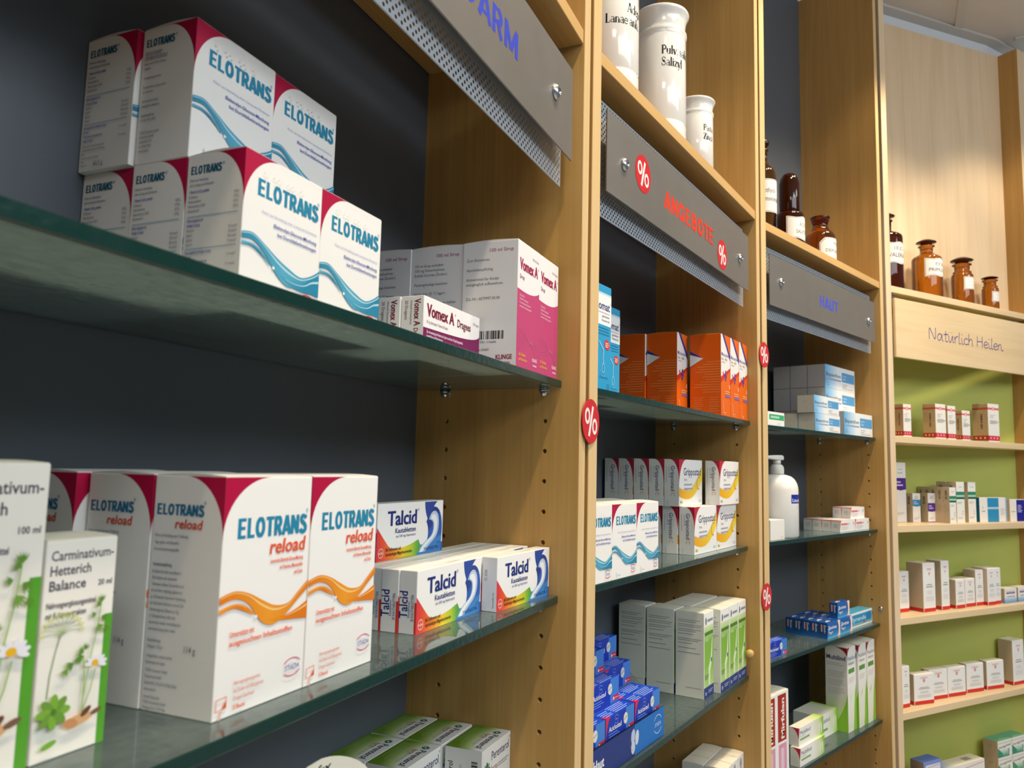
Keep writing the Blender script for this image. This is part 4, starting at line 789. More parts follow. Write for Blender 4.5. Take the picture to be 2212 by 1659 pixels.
@kind('yellow_low', 60, 62, 30, '#e4d37a')
def _(f, s, tp): f.rect(0, 0, f.w, f.h*.5, '#e9e4c8')
# ------------------------------------------------------------------ the room
def slab(name, pts, z0, z1, m, kind='structure'):
    mb = MB(); n = len(pts)
    mb.v = [(x*1000, y*1000, z) for x, y in pts for z in (z0, z1)]
    mb.f = [tuple(2*i for i in range(n))[::-1], tuple(2*i+1 for i in range(n))] + [(2*i, 2*((i+1) % n), 2*((i+1) % n)+1, 2*i+1) for i in range(n)]
    mb.m = [0]*len(mb.f); mb.sm = [False]*len(mb.f); mb.c = [[C('#ffffff')]*len(f) for f in mb.f]
    o = mb.build(name, m); tag(o, kind=kind); return o
ZC = EYE*1000 + 1374
room = [(-2.2, -2.4), (4.4, -2.4), (4.4, 3.0), (-1.2, 3.2), (-2.2, 1.6)]
slab('floor', room, -30, 0, M_FLOOR)
ceil = slab('ceiling', room, ZC, ZC+30, M_TILE)
def xy(k, u, w): p = P(k, u, w, 0); return (p.x, p.y)
slab('wall_back', [xy(4, -300, 184), xy(4, 640, 46), xy(4, 640, 86), xy(4, -300, 224)], 0, ZC, M_WALLW)
slab('wall_right', [xy(4, 640, 46), xy(4, 1700, 70), xy(4, 1700, 110), xy(4, 640, 86)], 0, ZC, M_WALLW)
slab('wall_left', [xy(1, -1700, 184), xy(1, 60, 184), xy(1, 60, 224), xy(1, -1700, 224)], 0, ZC, M_WALLW)
slab('trim_1', [xy(4, -300, 150), xy(4, 632, 14), xy(4, 640, 46), xy(4, -300, 184)], ZC-9, ZC-.5, M_TEE)
slab('trim_2', [xy(4, 632, 14), xy(4, 1700, 38), xy(4, 1700, 70), xy(4, 640, 46)], ZC-9, ZC-.5, M_TEE)
d1 = (.823, .568); d2 = (.568, -.823); a0 = (472, 33); b0 = (690, -14)
tn = 3
for i in range(-1, 4):                                           # ceiling grid, 600 mm tiles
    for o, d, e in ((a0, d1, d2), (b0, d2, d1)):
        cx, cy = o[0]+e[0]*600*i, o[1]+e[1]*600*i
        L0, L1 = (-2600, 10) if d is d1 else (0, 2400)
        if d is d1 and i != 0: L1 = -15
        q = [(cx+d[0]*L+e[0]*s, cy+d[1]*L+e[1]*s) for L, s in ((L0, -12), (L1, -12), (L1, 12), (L0, 12))]
        slab('trim_%d' % tn, [xy(4, *p) for p in q], ZC-6-.4*(d is d2), ZC-.5-.4*(d is d2), M_TEE); tn += 1

# ------------------------------------------------------------------ shelf units (the four bays)
Z0, Z1 = -EYE*1000, 1317
class SB(MB):                                                    # geometry given in bay coordinates (u, w, z)
    def __init__(s, du=324, dw=-60, dz=EYE*1000): super().__init__(); s.d = (du, dw, dz)
    def build(s, *a, **k):
        s.v = [(x+s.d[0], y+s.d[1], z+s.d[2]) for x, y, z in s.v]; return super().build(*a, **k)
SHELF = [92, -132, -356, -580]
UL = {1: -648, 2: -649, 3: -628}
LBL = {1: 'maple shelf unit with dark grey back, nearest the camera',
       2: 'maple shelf unit with dark back under the ANGEBOTE sign', 3: 'maple shelf unit with dark back under the HAUT sign',
       4: 'pale birch shelf unit with lime green back under the Natürlich Heilen board'}
UNIT = {}
def panel(k, u0, u1, parent, holes=None, m=(M_WOOD, M_EDGE), w0=-38.7, w1=176):
    mb = SB(); mb.box((u0, w0, Z0), (u1, w1, Z1), 0, '#ffffff', {'front': 1}); o = mb.build('side_panel', list(m), parent, bevel=.6, attr=False)
    if holes:
        cb = SB()
        for n in range(-1, 28):
            for w in (0, holes): cb.tube((-6, w, 49-32*n), (7, w, 49-32*n), 2.6, 12)
        c = cb.build('cut', [M_GAPSHADE], parent, attr=False)  # dark lining paints the shade inside the drilled holes
        md = o.modifiers.new('b', 'BOOLEAN'); md.object = c; md.operation = 'DIFFERENCE'; md.solver = 'EXACT'
        bpy.context.view_layer.update(); me = bpy.data.meshes.new_from_object(o.evaluated_get(bpy.context.evaluated_depsgraph_get()))
        o.modifiers.clear(); o.data = me; bpy.data.objects.remove(c)
    return o
def pin(k, parent, w, zs, u=0, sgn=-1):
    mb = SB(); z = zs - 11
    mb.tube((u+5*-sgn*-1 if False else u+sgn*-5, w, z), (u+sgn*9, w, z), 2.4, 12); mb.tube((u+sgn*.3, w, z), (u+sgn*1.8, w, z), 5.2, 14)
    mb.lathe([(4.6, zs-12.5), (5.2, zs-11), (4.8, zs-8.4)], 14, cx=u+sgn*6.5, cy=w); mb.lathe([(.5, zs-17.5), (3.2, zs-16.5), (4.2, zs-14), (4.4, zs-12.5)], 14, cx=u+sgn*7.5, cy=w-1)
    return mb.build('shelf_pin', M_SCREW, parent, attr=False)
for k in (1, 2, 3):
    root = thing('shelf_unit', LBL[k], 'shelf unit', P(k, -324, 60, Z0), RZ(k), 'shelf units along the curved wall'); UNIT[k] = root
    ul = UL[k]
    panel(k, 0, 21, root, holes={1: 118.7, 2: 120.8, 3: 120.5}[k]); panel(k, ul-21, ul, root)
    mb = SB(); mb.box((ul, 158.4, Z0), (0, 176, Z1)); mb.build('back_panel', M_SLATE, root, attr=False)
    mb = SB(); mb.box((21.3, -14, Z0), (23.3, 170, Z1)); mb.build('gap_shade_strip', M_GAPSHADE, root, attr=False)  # dark filler added to keep light out of the gap between posts
    for zs in SHELF:
        for w in (0, 119.5): pin(k, root, w, zs); pin(k, root, w, zs, ul, 1)
mb = SB(); mb.lathe([(0.2, 0), (3.5, 0), (3.2, 5), (4.8, 7), (6.6, 10), (6.9, 13), (5.6, 16), (.2, 17.5)], 20)
mb.v = [(-z, y-24, x-316) for x, y, z in mb.v]; mb.build('knob', M_KNOB, UNIT[2], attr=False)
mb = SB(); mb.lathe([(.2, 4.5), (2, 4.3), (4.4, 2.6), (5, 1), (5, 0)][::-1], 18); mb.v = [(-z, y-20.7, x-321) for x, y, z in mb.v]; mb.build('screw', M_SCREW, UNIT[3], attr=False)
# bay 4: shallower, back panel runs oblique
def back4(u): return 113.5 - 95.5*u/648
root = thing('shelf_unit', LBL[4], 'shelf unit', P(4, 324, 30, Z0), RZ(4), 'shelf units along the curved wall'); UNIT[4] = root
class S4(SB):
    def __init__(s): super().__init__(-324, -30, EYE*1000)
mb = S4(); mb.box((-21, -38.7, Z0), (0, 150, Z1), 0, '#ffffff', {'front': 1}); mb.build('side_panel', [M_PALE, M_PALE], root, bevel=.6, attr=False)
mb = S4(); mb.box((648, -38.7, Z0), (669, 40, Z1), 0, '#ffffff', {'front': 1}); mb.build('side_panel', [M_WOOD, M_PALE], root, bevel=.6, attr=False)
def prism4(z0, z1, name, m, parent, f=lambda u: back4(u), off=(0, 16), u0=0, u1=648):
    mb = S4(); a, b = off
    vs = [(u0, f(u0)+a), (u1, f(u1)+a), (u1, f(u1)+b), (u0, f(u0)+b)]
    mb.v = [(x, y, z) for z in (z0, z1) for x, y in vs]; mb.f = [(3, 2, 1, 0), (4, 5, 6, 7), (0, 1, 5, 4), (1, 2, 6, 5), (2, 3, 7, 6), (3, 0, 4, 7)]
    mb.m = [0]*6; mb.sm = [False]*6; mb.c = [[C('#ffffff')]*4]*6; return mb.build(name, m, parent, attr=False)
prism4(475, Z1, 'upper_back_panel', M_PALE, root); prism4(Z0, 475, 'green_back_panel', M_GREEN, root)
BAY[5] = (70.5, 0, 0); _p5 = P(4, 673, -36, 0); BAY[5] = (70.5, _p5.x, _p5.y)
r5 = thing('shelf_unit', 'sliver of the next birch shelf unit at the right edge of the picture', 'shelf unit', P(5, 10, 60, Z0), RZ(5), 'shelf units along the curved wall')
mb = SB(-10, -60, EYE*1000); mb.box((0, 0, Z0), (21, 90, Z1), 0, '#ffffff', {'front': 1}); mb.build('side_panel', [M_PALE, M_PALE], r5, bevel=.6, attr=False)
tag(slab('wall_right', [xy(5, -5, 96), xy(5, 900, 96), xy(5, 900, 116), xy(5, -5, 116)], 0, ZC, M_WALLW))

# glass shelves and wooden boards lie loose on their pins: things of their own
ordn = {92: 'upper', -132: 'second', -356: 'third', -580: 'lowest'}
for k in (1, 2, 3):
    ul = UL[k]; wh = {1: 'in the nearest bay', 2: 'in the ANGEBOTE bay', 3: 'in the HAUT bay'}[k]
    what = {(1, 92): 'carrying boxes with a teal wave', (1, -132): 'carrying tall boxes with an orange splash', (1, -356): 'carrying green-topped boxes', (1, -580): 'below the picture', (2, 92): 'carrying orange boxes', (2, -132): 'carrying yellow-ribbon boxes', (2, -356): 'carrying tall green-fronted boxes and a blue counter display', (2, -580): 'carrying a white block of boxes', (3, 92): 'carrying pale blue ointment boxes', (3, -132): 'carrying the white pump bottle', (3, -356): 'carrying small dark blue boxes', (3, -580): 'carrying tall boxes fading to green'}
    for z in SHELF:
        if (k, z) == (1, -580): continue
        wf = -25 if (k, z) == (2, 92) else -19
        mb = MB(); L = -2.5-ul-2.5; mb.box((0, 0, -8), (L, 156-wf, 0), 0, '#ffffff', {'front': 1, 'left': 1, 'right': 1, 'back': 1})
        o = mb.build('glass_shelf', [M_GLASS, M_GEDGE], bevel=.7, attr=False); o.location = P(k, ul+2.5, wf, z); o.rotation_euler = (0, 0, RZ(k))
        for pl in o.data.polygons:                                # the bevelled rim is polished like the edge
            if abs(pl.normal.z) < .9: pl.material_index = 1
        tag(o, 'green-edged glass shelf %s, %s' % (wh, what[(k, z)]), 'shelf', 'glass shelves on steel pins')
    mb = MB(); mb.box((0, 0, 0), (-ul-1, 194, 17), 0, '#ffffff', {'front': 1})
    o = mb.build('wooden_shelf', [M_BOARD, M_EDGEX], bevel=.8, attr=False); o.location = P(k, ul+.5, -37.2, 467); o.rotation_euler = (0, 0, RZ(k))
    tag(o, {1: 'empty maple board above the DARM sign', 2: 'maple board carrying the white porcelain jars', 3: 'maple board carrying three brown bottles above the HAUT sign'}[k], 'shelf', 'wooden boards')
SH4 = [99.5, -123.5, -348, -572, -796]; what4 = ['with red and white patterned boxes', 'with mixed slim boxes and a blue-banded wide box', 'with tall round-shouldered white boxes with red feet', 'with squat white boxes with red feet', 'with green stacked boxes, at the bottom edge']
for z, t in zip(SH4 + [484], what4 + ['carrying four brown stoppered bottles']):
    th = 17
    mb = MB(); vs = [(.5, -36.5), (647.5, -36.5), (647.5, back4(647.5)-.5), (.5, back4(.5)-.5)]
    mb.v = [(x, y, zz) for zz in (-th, 0) for x, y in vs]; mb.f = [(3, 2, 1, 0), (4, 5, 6, 7), (0, 1, 5, 4), (1, 2, 6, 5), (2, 3, 7, 6), (3, 0, 4, 7)]; mb.m = [0]*6; mb.sm = [False]*6; mb.c = [[C('#ffffff')]*4]*6
    o = mb.build('wooden_shelf', [M_PALEX], bevel=.8, attr=False); o.location = P(4, 0, 0, z); o.rotation_euler = (0, 0, RZ(4))
    tag(o, 'pale birch shelf %s' % t, 'shelf', 'wooden boards')

# ------------------------------------------------------------------ signs
def perforated(wd, ht, hide):
    """steel sheet with staggered round holes; hide = part behind the sign plate left whole"""
    mb = MB(); p, q, r = 7.8, 3.9, 1.6; ny = int(ht//q); nx = int(wd//p); T = 0
    hx0, hx1, hy0, hy1 = hide
    for j in range(ny):
        y0, y1 = j*q, (j+1)*q if j < ny-1 else ht; off = p/2 if j % 2 else 0; x = 0.0
        rowhide = y0 > hy0 and y1 < hy1
        if off: mb.face([(0, 0, y0), (off, 0, y0), (off, 0, y1), (0, 0, y1)]); x = off
        while x < wd-.01:
            x1 = x+p
            if x1 > wd or (rowhide and hx0 < x < hx1):
                x1 = min(wd, x1) if not (rowhide and hx0 < x < hx1) else hx0 + p*math.ceil((hx1-hx0)/p) + (x-hx0 if x-hx0 < p else 0)
                x1 = min(x1, wd)
                mb.face([(x, 0, y0), (x1, 0, y0), (x1, 0, y1), (x, 0, y1)]); x = x1; continue
            cx, cy = (x+x1)/2, (y0+y1)/2
            out = [(x1, cy), (x1, y1), (cx, y1), (x, y1), (x, cy), (x, y0), (cx, y0), (x1, y0)]
            inn = [(cx+r*cos(pi/4*a), cy+r*sin(pi/4*a)) for a in range(8)]
            i = len(mb.v); mb.v += [(a, 0, b) for a, b in out] + [(a, 0, b) for a, b in inn]
            for a in range(8):
                b = (a+1) % 8; mb.f.append((i+a, i+b, i+8+b, i+8+a)); mb.m.append(0); mb.sm.append(False); mb.c.append([C('#ffffff')]*4)
            x = x1
    mb.box((0, -.05, -1.5), (wd, 1.2, 0)); 
    return mb
def screw(parent, x, z, y0):
    mb = MB(); mb.lathe([(8.4, 0), (8.6, 1.2), (7.6, 3.2), (5.4, 4.8), (3.2, 5.4), (3.0, 3.0), (.2, 2.8)], 24); mb.lathe([(3.5, -15), (3.5, 0)], 12)
    mb.v = [(x+a, y0-c, z+b) for a, b, c in mb.v]; return mb.build('screw', M_SCREW, parent, attr=False)
def percent(f, cx, cy, r, red='#d0262e', n=36):
    f.ellipse(cx, cy, r, r, red, n)
    f.stroke([(cx-r*.22, cy-r*.68), (cx+r*.22, cy+r*.68)], r*.20, '#f4eeec')
    for sx, sy in ((-.42, .22), (.44, -.22)): f.arc(cx+sx*r, cy+sy*r, r*.30, r*.37, 0, 360, r*.15, '#f4eeec', 24)
SIGNS = {1: (-620, -21, 'steel sign plate lettered DARM in blue, nearest the camera', 'DARM', '#3c4cc4'), 2: (-620, -31, 'steel sign plate lettered ANGEBOTE in red between two percent discs', 'ANGEBOTE', '#ee3a1e'), 3: (-601, -25, 'steel sign plate lettered HAUT in blue', 'HAUT', '#4152d0')}
perf_me = None
for k, (u0, u1, lab, txt, col) in SIGNS.items():
    W = u1-u0; pu0, pu1 = UL[k]+38, -13
    root = thing('sign_board', lab, 'sign', P(k, u0, -17, 303), RZ(k), 'steel signs over the bays')
    po = perforated(pu1-pu0, 144, (22, pu1-pu0-22, 28, 118)); po.v = [(x+pu0-u0, y, z) for x, y, z in po.v]; po.build('perforated_backing', M_PERF, root, attr=False)
    mb = MB(); mb.box((0, -15.5, 22.5), (W, -14, 123.5)); pl = mb.build('sign_plate', [M_STEEL, M_CARD], root)
    lm = MB(); f = Face(lm, (0, -15.5, 22.5), (1, 0, 0), (0, 0, 1), W, 101, mi=1)
    if k == 1: grotesk(f, txt, 336.5, 34.5, 25, col, 113, .78)
    if k == 2: grotesk(f, txt, 181, 34, 25.5, col, 210, .85)
    if k == 3: grotesk(f, txt, 240, 36.5, 25, col, 102, .80)
    lo = lm.build('lettering', [M_STEEL, M_CARD]); bm = bmesh.new(); bm.from_mesh(pl.data); bm.from_mesh(lo.data); bm.to_mesh(pl.data); bm.free(); bpy.data.objects.remove(lo)
    for u, z in ({1: ((-570, 376), (-75, 377)), 2: ((-571.4, 374), (-86, 373.5)), 3: ((-551, 379), (-70, 374))})[k]: screw(root, u-u0, z-303, -15.5)
    if k == 2:
        for u, z in ((-512.6, 382), (-183.7, 355.5)):
            sm = MB(); f = Face(sm, (0, -15.75, 0), (1, 0, 0), (0, 0, 1), 50, 50); percent(f, u-u0, z-303, 25)
            so = sm.build('percent_sticker', M_CARD, root); so['label'] = 'round red percent sticker'
# handwriting stroke font for the birch board
HW = {'N': ([[(0, 0), (.06, 1), (.52, .05), (.60, 1.08)]], .74), 'a': ([[(.42, .55), (.2, .62), (.02, .3), (.12, .03), (.30, .1), (.44, .58), (.46, .1), (.58, .0)]], .62), 't': ([[(.2, .95), (.16, .1), (.28, .0), (.38, .06)], [(0, .62), (.42, .68)]], .44),
      'ü': ([[(.02, .6), (.06, .1), (.2, .02), (.4, .6), (.42, .08), (.54, .02)], [(.12, .86), (.13, .92)], [(.34, .88), (.35, .94)]], .58), 'r': ([[(.02, .6), (.06, 0)], [(.05, .3), (.16, .58), (.34, .62)]], .36), 'l': ([[(.12, 1.05), (.06, .12), (.14, .0), (.24, .06)]], .27), 'i': ([[(.06, .58), (.08, .1), (.16, .0), (.26, .08)], [(.08, .84), (.12, .94)]], .28),
      'c': ([[(.38, .5), (.2, .6), (.02, .3), (.14, .02), (.4, .12)]], .43), 'h': ([[(.08, 1.05), (.02, 0)], [(.04, .3), (.2, .58), (.38, .5), (.38, .05), (.46, .0)]], .54), 'H': ([[(.05, 1.0), (.0, 0)], [(.55, 1.04), (.52, -.04)], [(0, .5), (.56, .54)]], .68), 'e': ([[(.04, .28), (.36, .36), (.3, .6), (.08, .5), (.02, .2), (.18, .0), (.42, .1)]], .46), 'n': ([[(.02, .58), (.04, 0)], [(.04, .3), (.2, .58), (.34, .5), (.34, .1), (.44, .0), (.56, .1)]], .6), ' ': ([], .34)}
def smooth(p):
    if len(p) < 3: return p
    out = []
    for i in range(len(p)-1):
        p0, p1, p2, p3 = p[max(0, i-1)], p[i], p[i+1], p[min(len(p)-1, i+2)]
        for s in range(4):
            t = s/4; out.append(tuple(.5*((2*b)+(c-a)*t+(2*a-5*b+4*c-d)*t*t+(3*b-a-3*c+d)*t**3) for a, b, c, d in zip(p0, p1, p2, p3)))
    return out + [p[-1]]
root = thing('sign_board', 'pale birch board with Natürlich Heilen in violet handwriting', 'sign', P(4, 4, -45.5, 298.5), RZ(4))
mb = MB(); mb.box((0, 0, 0), (640, 8, 152)); bo = mb.build('sign_plate', [M_PALEX, M_CARD], root, bevel=.8)
lm = MB(); f = Face(lm, (0, 0, 0), (1, 0, 0), (0, 0, 1), 640, 152, mi=1); x = 139.0; hh = 30; tot = sum(HW[c][1] for c in 'Natürlich Heilen'); sc = 348/tot
for c in 'Natürlich Heilen':
    for st in HW[c][0]: f.stroke(smooth([(x+a*sc, 60+b*hh) for a, b in st]), 2.7, '#4d4190'); f.lay -= .048
    x += HW[c][1]*sc
lo = lm.build('lettering', [M_PALEX, M_CARD]); bm = bmesh.new(); bm.from_mesh(bo.data); bm.from_mesh(lo.data); bm.to_mesh(bo.data); bm.free(); bpy.data.objects.remove(lo)
for x in (30, 610):
    mb = MB(); mb.tube((x, 8, 130), (x, 30, 130), 5); mb.box((x-14, 26, 120), (x+14, 29, 167)); mb.build('bracket', M_SCREW, root, attr=False)
# percent stickers across the joints of the posts
for k, u, z, lab in ((1, 27, 50.5, 'large round red percent sticker on the post between the nearest bay and the ANGEBOTE bay'), (2, 31, 217, 'round red percent sticker, upper one on the post between the ANGEBOTE and HAUT bays'), (2, 31, -222.5, 'round red percent sticker, lower one on the post between the ANGEBOTE and HAUT bays')):
    mb = MB(); mb.lathe([(24, 0), (24, .45)], 40, col='#d0262e'); mb.v = [(x, -zz, y) for x, y, zz in mb.v]
    f = Face(mb, (0, -.45, 0), (1, 0, 0), (0, 0, 1), 48, 48); percent(f, 0, 0, 23.9)
    o = mb.build('discount_sticker', M_CARD); o.location = P(k, u, -42.5, z); o.rotation_euler = (0, 0, (RZ(k)+RZ(k+1))/2); tag(o, lab, 'sticker', 'percent stickers on the posts')

# ------------------------------------------------------------------ porcelain jars with Roman-type lettering
def G(*st): return st
K_, T_ = .21, .06
def arcp(cx, cy, rx, ry, a0, a1, n=10): return [(cx+rx*cos(radians(a0+(a1-a0)*i/n)), cy+ry*sin(radians(a0+(a1-a0)*i/n))) for i in range(n+1)]
def stem(x, y0, y1, serif=.13): return [([(x, y0), (x, y1)], K_), ([(x-serif, y0+.02), (x+serif, y0+.02)], T_), ([(x-serif, y1-.02), (x+serif, y1-.02)], T_)]
SER = {'A': ([([(.06, 0), (.36, 1)], T_), ([(.36, 1), (.66, 0)], K_), ([(.16, .33), (.56, .33)], T_), ([(-.04, .02), (.18, .02)], T_), ([(.52, .02), (.82, .02)], T_)], .84),
 'L': (stem(.16, 0, 1) + [([(.16, .02), (.6, .02)], T_), ([(.6, .02), (.62, .3)], T_)], .68), 'P': (stem(.16, 0, 1) + [(arcp(.3, .74, .30, .25, 90, -90), .16), ([(.16, .98), (.3, .98)], T_), ([(.16, .49), (.3, .49)], T_)], .66),
 'S': ([([(.52, .74), (.5, .9), (.3, .98), (.12, .88), (.1, .72), (.24, .58)], .07), ([(.2, .62), (.44, .42)], K_), ([(.44, .44), (.54, .26), (.48, .08), (.28, .02), (.08, .12), (.05, .30)], .07)], .64),
 'Z': ([([(.06, .98), (.6, .98)], T_), ([(.57, .98), (.1, .02)], K_), ([(.05, .02), (.6, .02)], T_), ([(.06, .98), (.05, .72)], T_), ([(.6, .02), (.61, .28)], T_)], .68),
 'a': ([([(.42, .5), (.42, .06), (.54, .02)], .14), (arcp(.26, .48, .17, .15, 10, 170), .06), (arcp(.23, .18, .18, .16, 60, 330), .08)], .56), 'd': ([(arcp(.26, .31, .22, .30, 20, 340, 16), .09)] + stem(.48, 0, 1, .06), .62), 'e': ([(arcp(.28, .31, .23, .30, 0, 320, 16), .10), ([(.06, .34), (.5, .34)], T_)], .55),
 'n': (stem(.12, 0, .62, .1) + [(arcp(.32, .42, .18, .19, 160, 0), .06)] + [([(.5, .42), (.5, 0)], K_), ([(.38, .02), (.62, .02)], T_)], .66), 'u': ([([(.12, .6), (.12, .2)], K_), (arcp(.3, .2, .18, .19, 180, 350), .06), ([(.5, .62), (.5, 0)], K_), ([(0, .6), (.12, .6)], T_), ([(.38, .6), (.5, .6)], T_)], .66), 'l': (stem(.14, 0, 1, .11), .30), 'i': (stem(.14, 0, .62, .11) + [(arcp(.14, .82, .045, .045, 0, 360), .09)], .30),
 'v': ([([(.08, .6), (.30, 0)], K_), ([(.30, 0), (.50, .6)], T_), ([(0, .6), (.2, .6)], T_), ([(.4, .6), (.6, .6)], T_)], .58), 'y': ([([(.08, .6), (.30, 0)], K_), ([(.5, .6), (.22, -.28), (.08, -.24)], T_), ([(0, .6), (.2, .6)], T_), ([(.4, .6), (.6, .6)], T_)], .58), 'z': ([([(.05, .6), (.44, .6)], T_), ([(.42, .6), (.08, .02)], .14), ([(.04, .02), (.46, .02)], T_), ([(.46, .02), (.47, .2)], T_), ([(.05, .6), (.04, .44)], T_)], .52),
 's': ([([(.36, .46), (.34, .58), (.2, .62), (.07, .52), (.12, .40)], .06), ([(.1, .42), (.34, .22)], .13), ([(.34, .24), (.36, .08), (.2, .01), (.05, .08), (.04, .2)], .06)], .45), 'p': ([(arcp(.30, .31, .22, .30, 160, -160, 16), .09)] + stem(.10, -.28, .62, .09), .58), 't': ([([(.16, .82), (.16, .1), (.3, .03)], .14), ([(0, .6), (.32, .6)], T_)], .36), 'c': ([(arcp(.27, .31, .22, .30, 45, 320, 14), .10)], .52), '.': ([(arcp(.1, .06, .04, .04, 0, 360), .08)], .24), ' ': ([], .26), 'h': (stem(.12, 0, 1, .1) + [(arcp(.32, .42, .18, .19, 160, 0), .06), ([(.5, .42), (.5, 0)], K_), ([(.38, .02), (.62, .02)], T_)], .66)}
def serif(f, t, x, y, h, c='#1b1a1c', sx=1.0):
    for ch in t:
        st, ad = SER[ch]
        for pts, th in st:
            q = []
            for (a, b), (d, e) in zip(pts, pts[1:]):
                m = max(1, int(abs(d-a)*h*sx/2)); q += [(a+(d-a)*i/m, b+(e-b)*i/m) for i in range(m)]
            f.stroke([(x+a*h*sx, y+b*h) for a, b in q + [pts[-1]]], th*h*(sx if abs(pts[0][0]-pts[-1][0]) < .1 else 1), c); f.lay -= .05
        x += ad*h*sx
    f.up()
def jar(k, u, w, z, R, H, lines, lab):
    b = H/221
    prof = [(R*.90, 0), (R*.97, 1.5), (R, 5*b), (R, 36*b), (R*.965, 38.5*b), (R*.965, 40.5*b), (R, 43*b), (R, 176*b), (R*.975, 178*b), (R*1.035, 182*b), (R*1.035, 186*b), (R*.955, 189*b), (R*.965, 193*b), (R*.985, 203*b), (R*1.04, 211*b), (R*1.11, 215.5*b), (R*1.125, 218*b), (R*1.10, 220.5*b), (R*1.05, 221*b), (R*.98, 217*b), (R*.93, 205*b), (R*.9, 60*b), (.2, 58*b)]
    root = thing('apothecary_jar', lab, 'jar', P(k, u, w, z+.2), RZ(k), 'white porcelain jars on the board'); mb = MB(); mb.lathe(prof, 64)
    bo = mb.build('jar_body', [M_PORC, M_CARD], root)
    lm = MB(); f = Face(lm, (0, 0, 0), (1, 0, 0), (0, 0, 1), 0, H, cyl=R, mi=1)
    for t, deg, y, h in lines: serif(f, t, radians(deg)*R, y, h, sx=.80)
    lo = lm.build('print', [M_PORC, M_CARD]); bm = bmesh.new(); bm.from_mesh(bo.data); bm.from_mesh(lo.data); bm.to_mesh(bo.data); bm.free(); bpy.data.objects.remove(lo)
jar(2, -513, 15, 484, 37, 218, [('Adeps', -30, 117, 13), ('Lanae anh.', -77, 99, 13)], 'white porcelain jar lettered Lanae, leftmost and cut by the post')
jar(2, -335, 15, 484, 38.3, 221, [('Pulv. salic.', -67, 141, 14), ('Salizyl', -67, 122, 14)], 'tall white porcelain jar lettered Pulv. above the word Salizyl')
jar(2, -178.5, 15, 484, 30, 146, [('Pasta', -44, 86, 11), ('Zinci', -44, 70.5, 11)], 'small white porcelain jar, right end of the board')

# ------------------------------------------------------------------ brown glass bottles
def bottle(k, u, w, z, R, prof, cap, lbl, lab, dark=False, group='brown apothecary bottles'):
    root = thing('apothecary_bottle', lab, 'bottle', P(k, u, w, z+.2), RZ(k), group)
    mb = MB(); mb.lathe(prof, 40); mb.build('glass_body', M_DARKAMBER if dark else M_AMBER, root, attr=False)
    if cap: mb = MB(); mb.lathe(cap, 36); mb.build('stopper', M_DARKAMBER, root, attr=False)
    if lbl:
        half, y0, y1, lines, style = lbl
        lm = MB(); Wd = 2*radians(half)*R; f = Face(lm, (0, 0, y0), (1, 0, 0), (0, 0, 1), Wd, y1-y0, cyl=R+.15)
        n = 26; h = y1-y0
        def sh(ins, c):
            vs = []
            for i in range(n+1):
                t = i/n; x = ins + (Wd-2*ins)*t; e = min(t, 1-t)
                if style == 'scallop': a = h*.05*cos(2*pi*t*2)*.6
                elif style == 'octagon': a = -h*.22*max(0, 1-e/.14)
                else: a = 0
                vs.append((x, ins*1-a+h*.03, h-ins*1+a-h*.03))
            for a, b in zip(vs, vs[1:]): f.mb.face([f.at(a[0], a[1]), f.at(b[0], b[1]), f.at(b[0], b[2]), f.at(a[0], a[2])], c)
            f.up()
        sh(0, '#efece6'); sh(1.6, '#4a4744'); sh(2.4, '#efece6')
        for t, x, y, hh, ft in lines: f.text(t, Wd/2 + radians(x)*R, y, hh, '#2c2a2a', fit=ft, al='c')
        lm.build('label', M_CARD, root)
def stoppered(R, H, zs, zn, nk, cr, lipz):
    """R body radius, zs shoulder, nk neck radius, cr stopper radius, lipz lip height"""
    body = [(R*.9, 0), (R*.985, 1.5), (R, 4), (R, zs-R*.28), (R*.96, zs-R*.12), (R*.82, zs), (nk*1.25, zs+R*.16), (nk, zs+R*.3), (nk*1.02, lipz-4), (nk*1.28, lipz-2), (nk*1.3, lipz), (nk*.9, lipz+.3)]
    cap = [(nk*.85, lipz+.5), (nk*.9, lipz+(H-lipz)*.35), (cr*.9, lipz+(H-lipz)*.42), (cr, lipz+(H-lipz)*.52), (cr*.94, lipz+(H-lipz)*.62), (cr*.5, H-1.5), (.2, H)]
    return body, cap
b, c = stoppered(40.5, 214, 154, 0, 13.5, 23.5, 192)
bottle(4, 58, 12, 484, 40.5, b, c, (62, 66, 126, [('TINCT.', -2, 37, 11, 42), ('VALERIAN.', -2, 18, 12, 66)], 'scallop'), 'tallest brown stoppered bottle, label TINCT. VALERIAN., beside the left post of the birch bay', True)
b, c = stoppered(38.4, 171, 121, 0, 16.5, 26.5, 151)
bottle(4, 234.5, 12, 484, 38.4, b, c, (66, 58, 110, [('EXTR.', 2, 30, 10, 34), ('PRIMULAE', -4, 14, 10, 62)], 'scallop'), 'brown stoppered bottle with label EXTR. PRIMULAE, second from the left on the birch board')
b, c = stoppered(28, 141, 92, 0, 19.5, 30, 119)
bottle(4, 384, 2, 484, 28, b, c, (52, 42, 80, [('···', 4, 20, 6, 22), ('····', -4, 9, 6, 30)], ''), 'mid-size brown bottle with wide mushroom stopper and small pink-edged label')
b, c = stoppered(21.8, 102, 67, 0, 16, 22.5, 89)
bottle(4, 508, -6, 484, 21.8, b, c, (50, 22, 54, [('···', 4, 19, 5, 16), ('···', -2, 8, 5, 14)], ''), 'smallest brown stoppered bottle, right end of the birch board')
R = 26
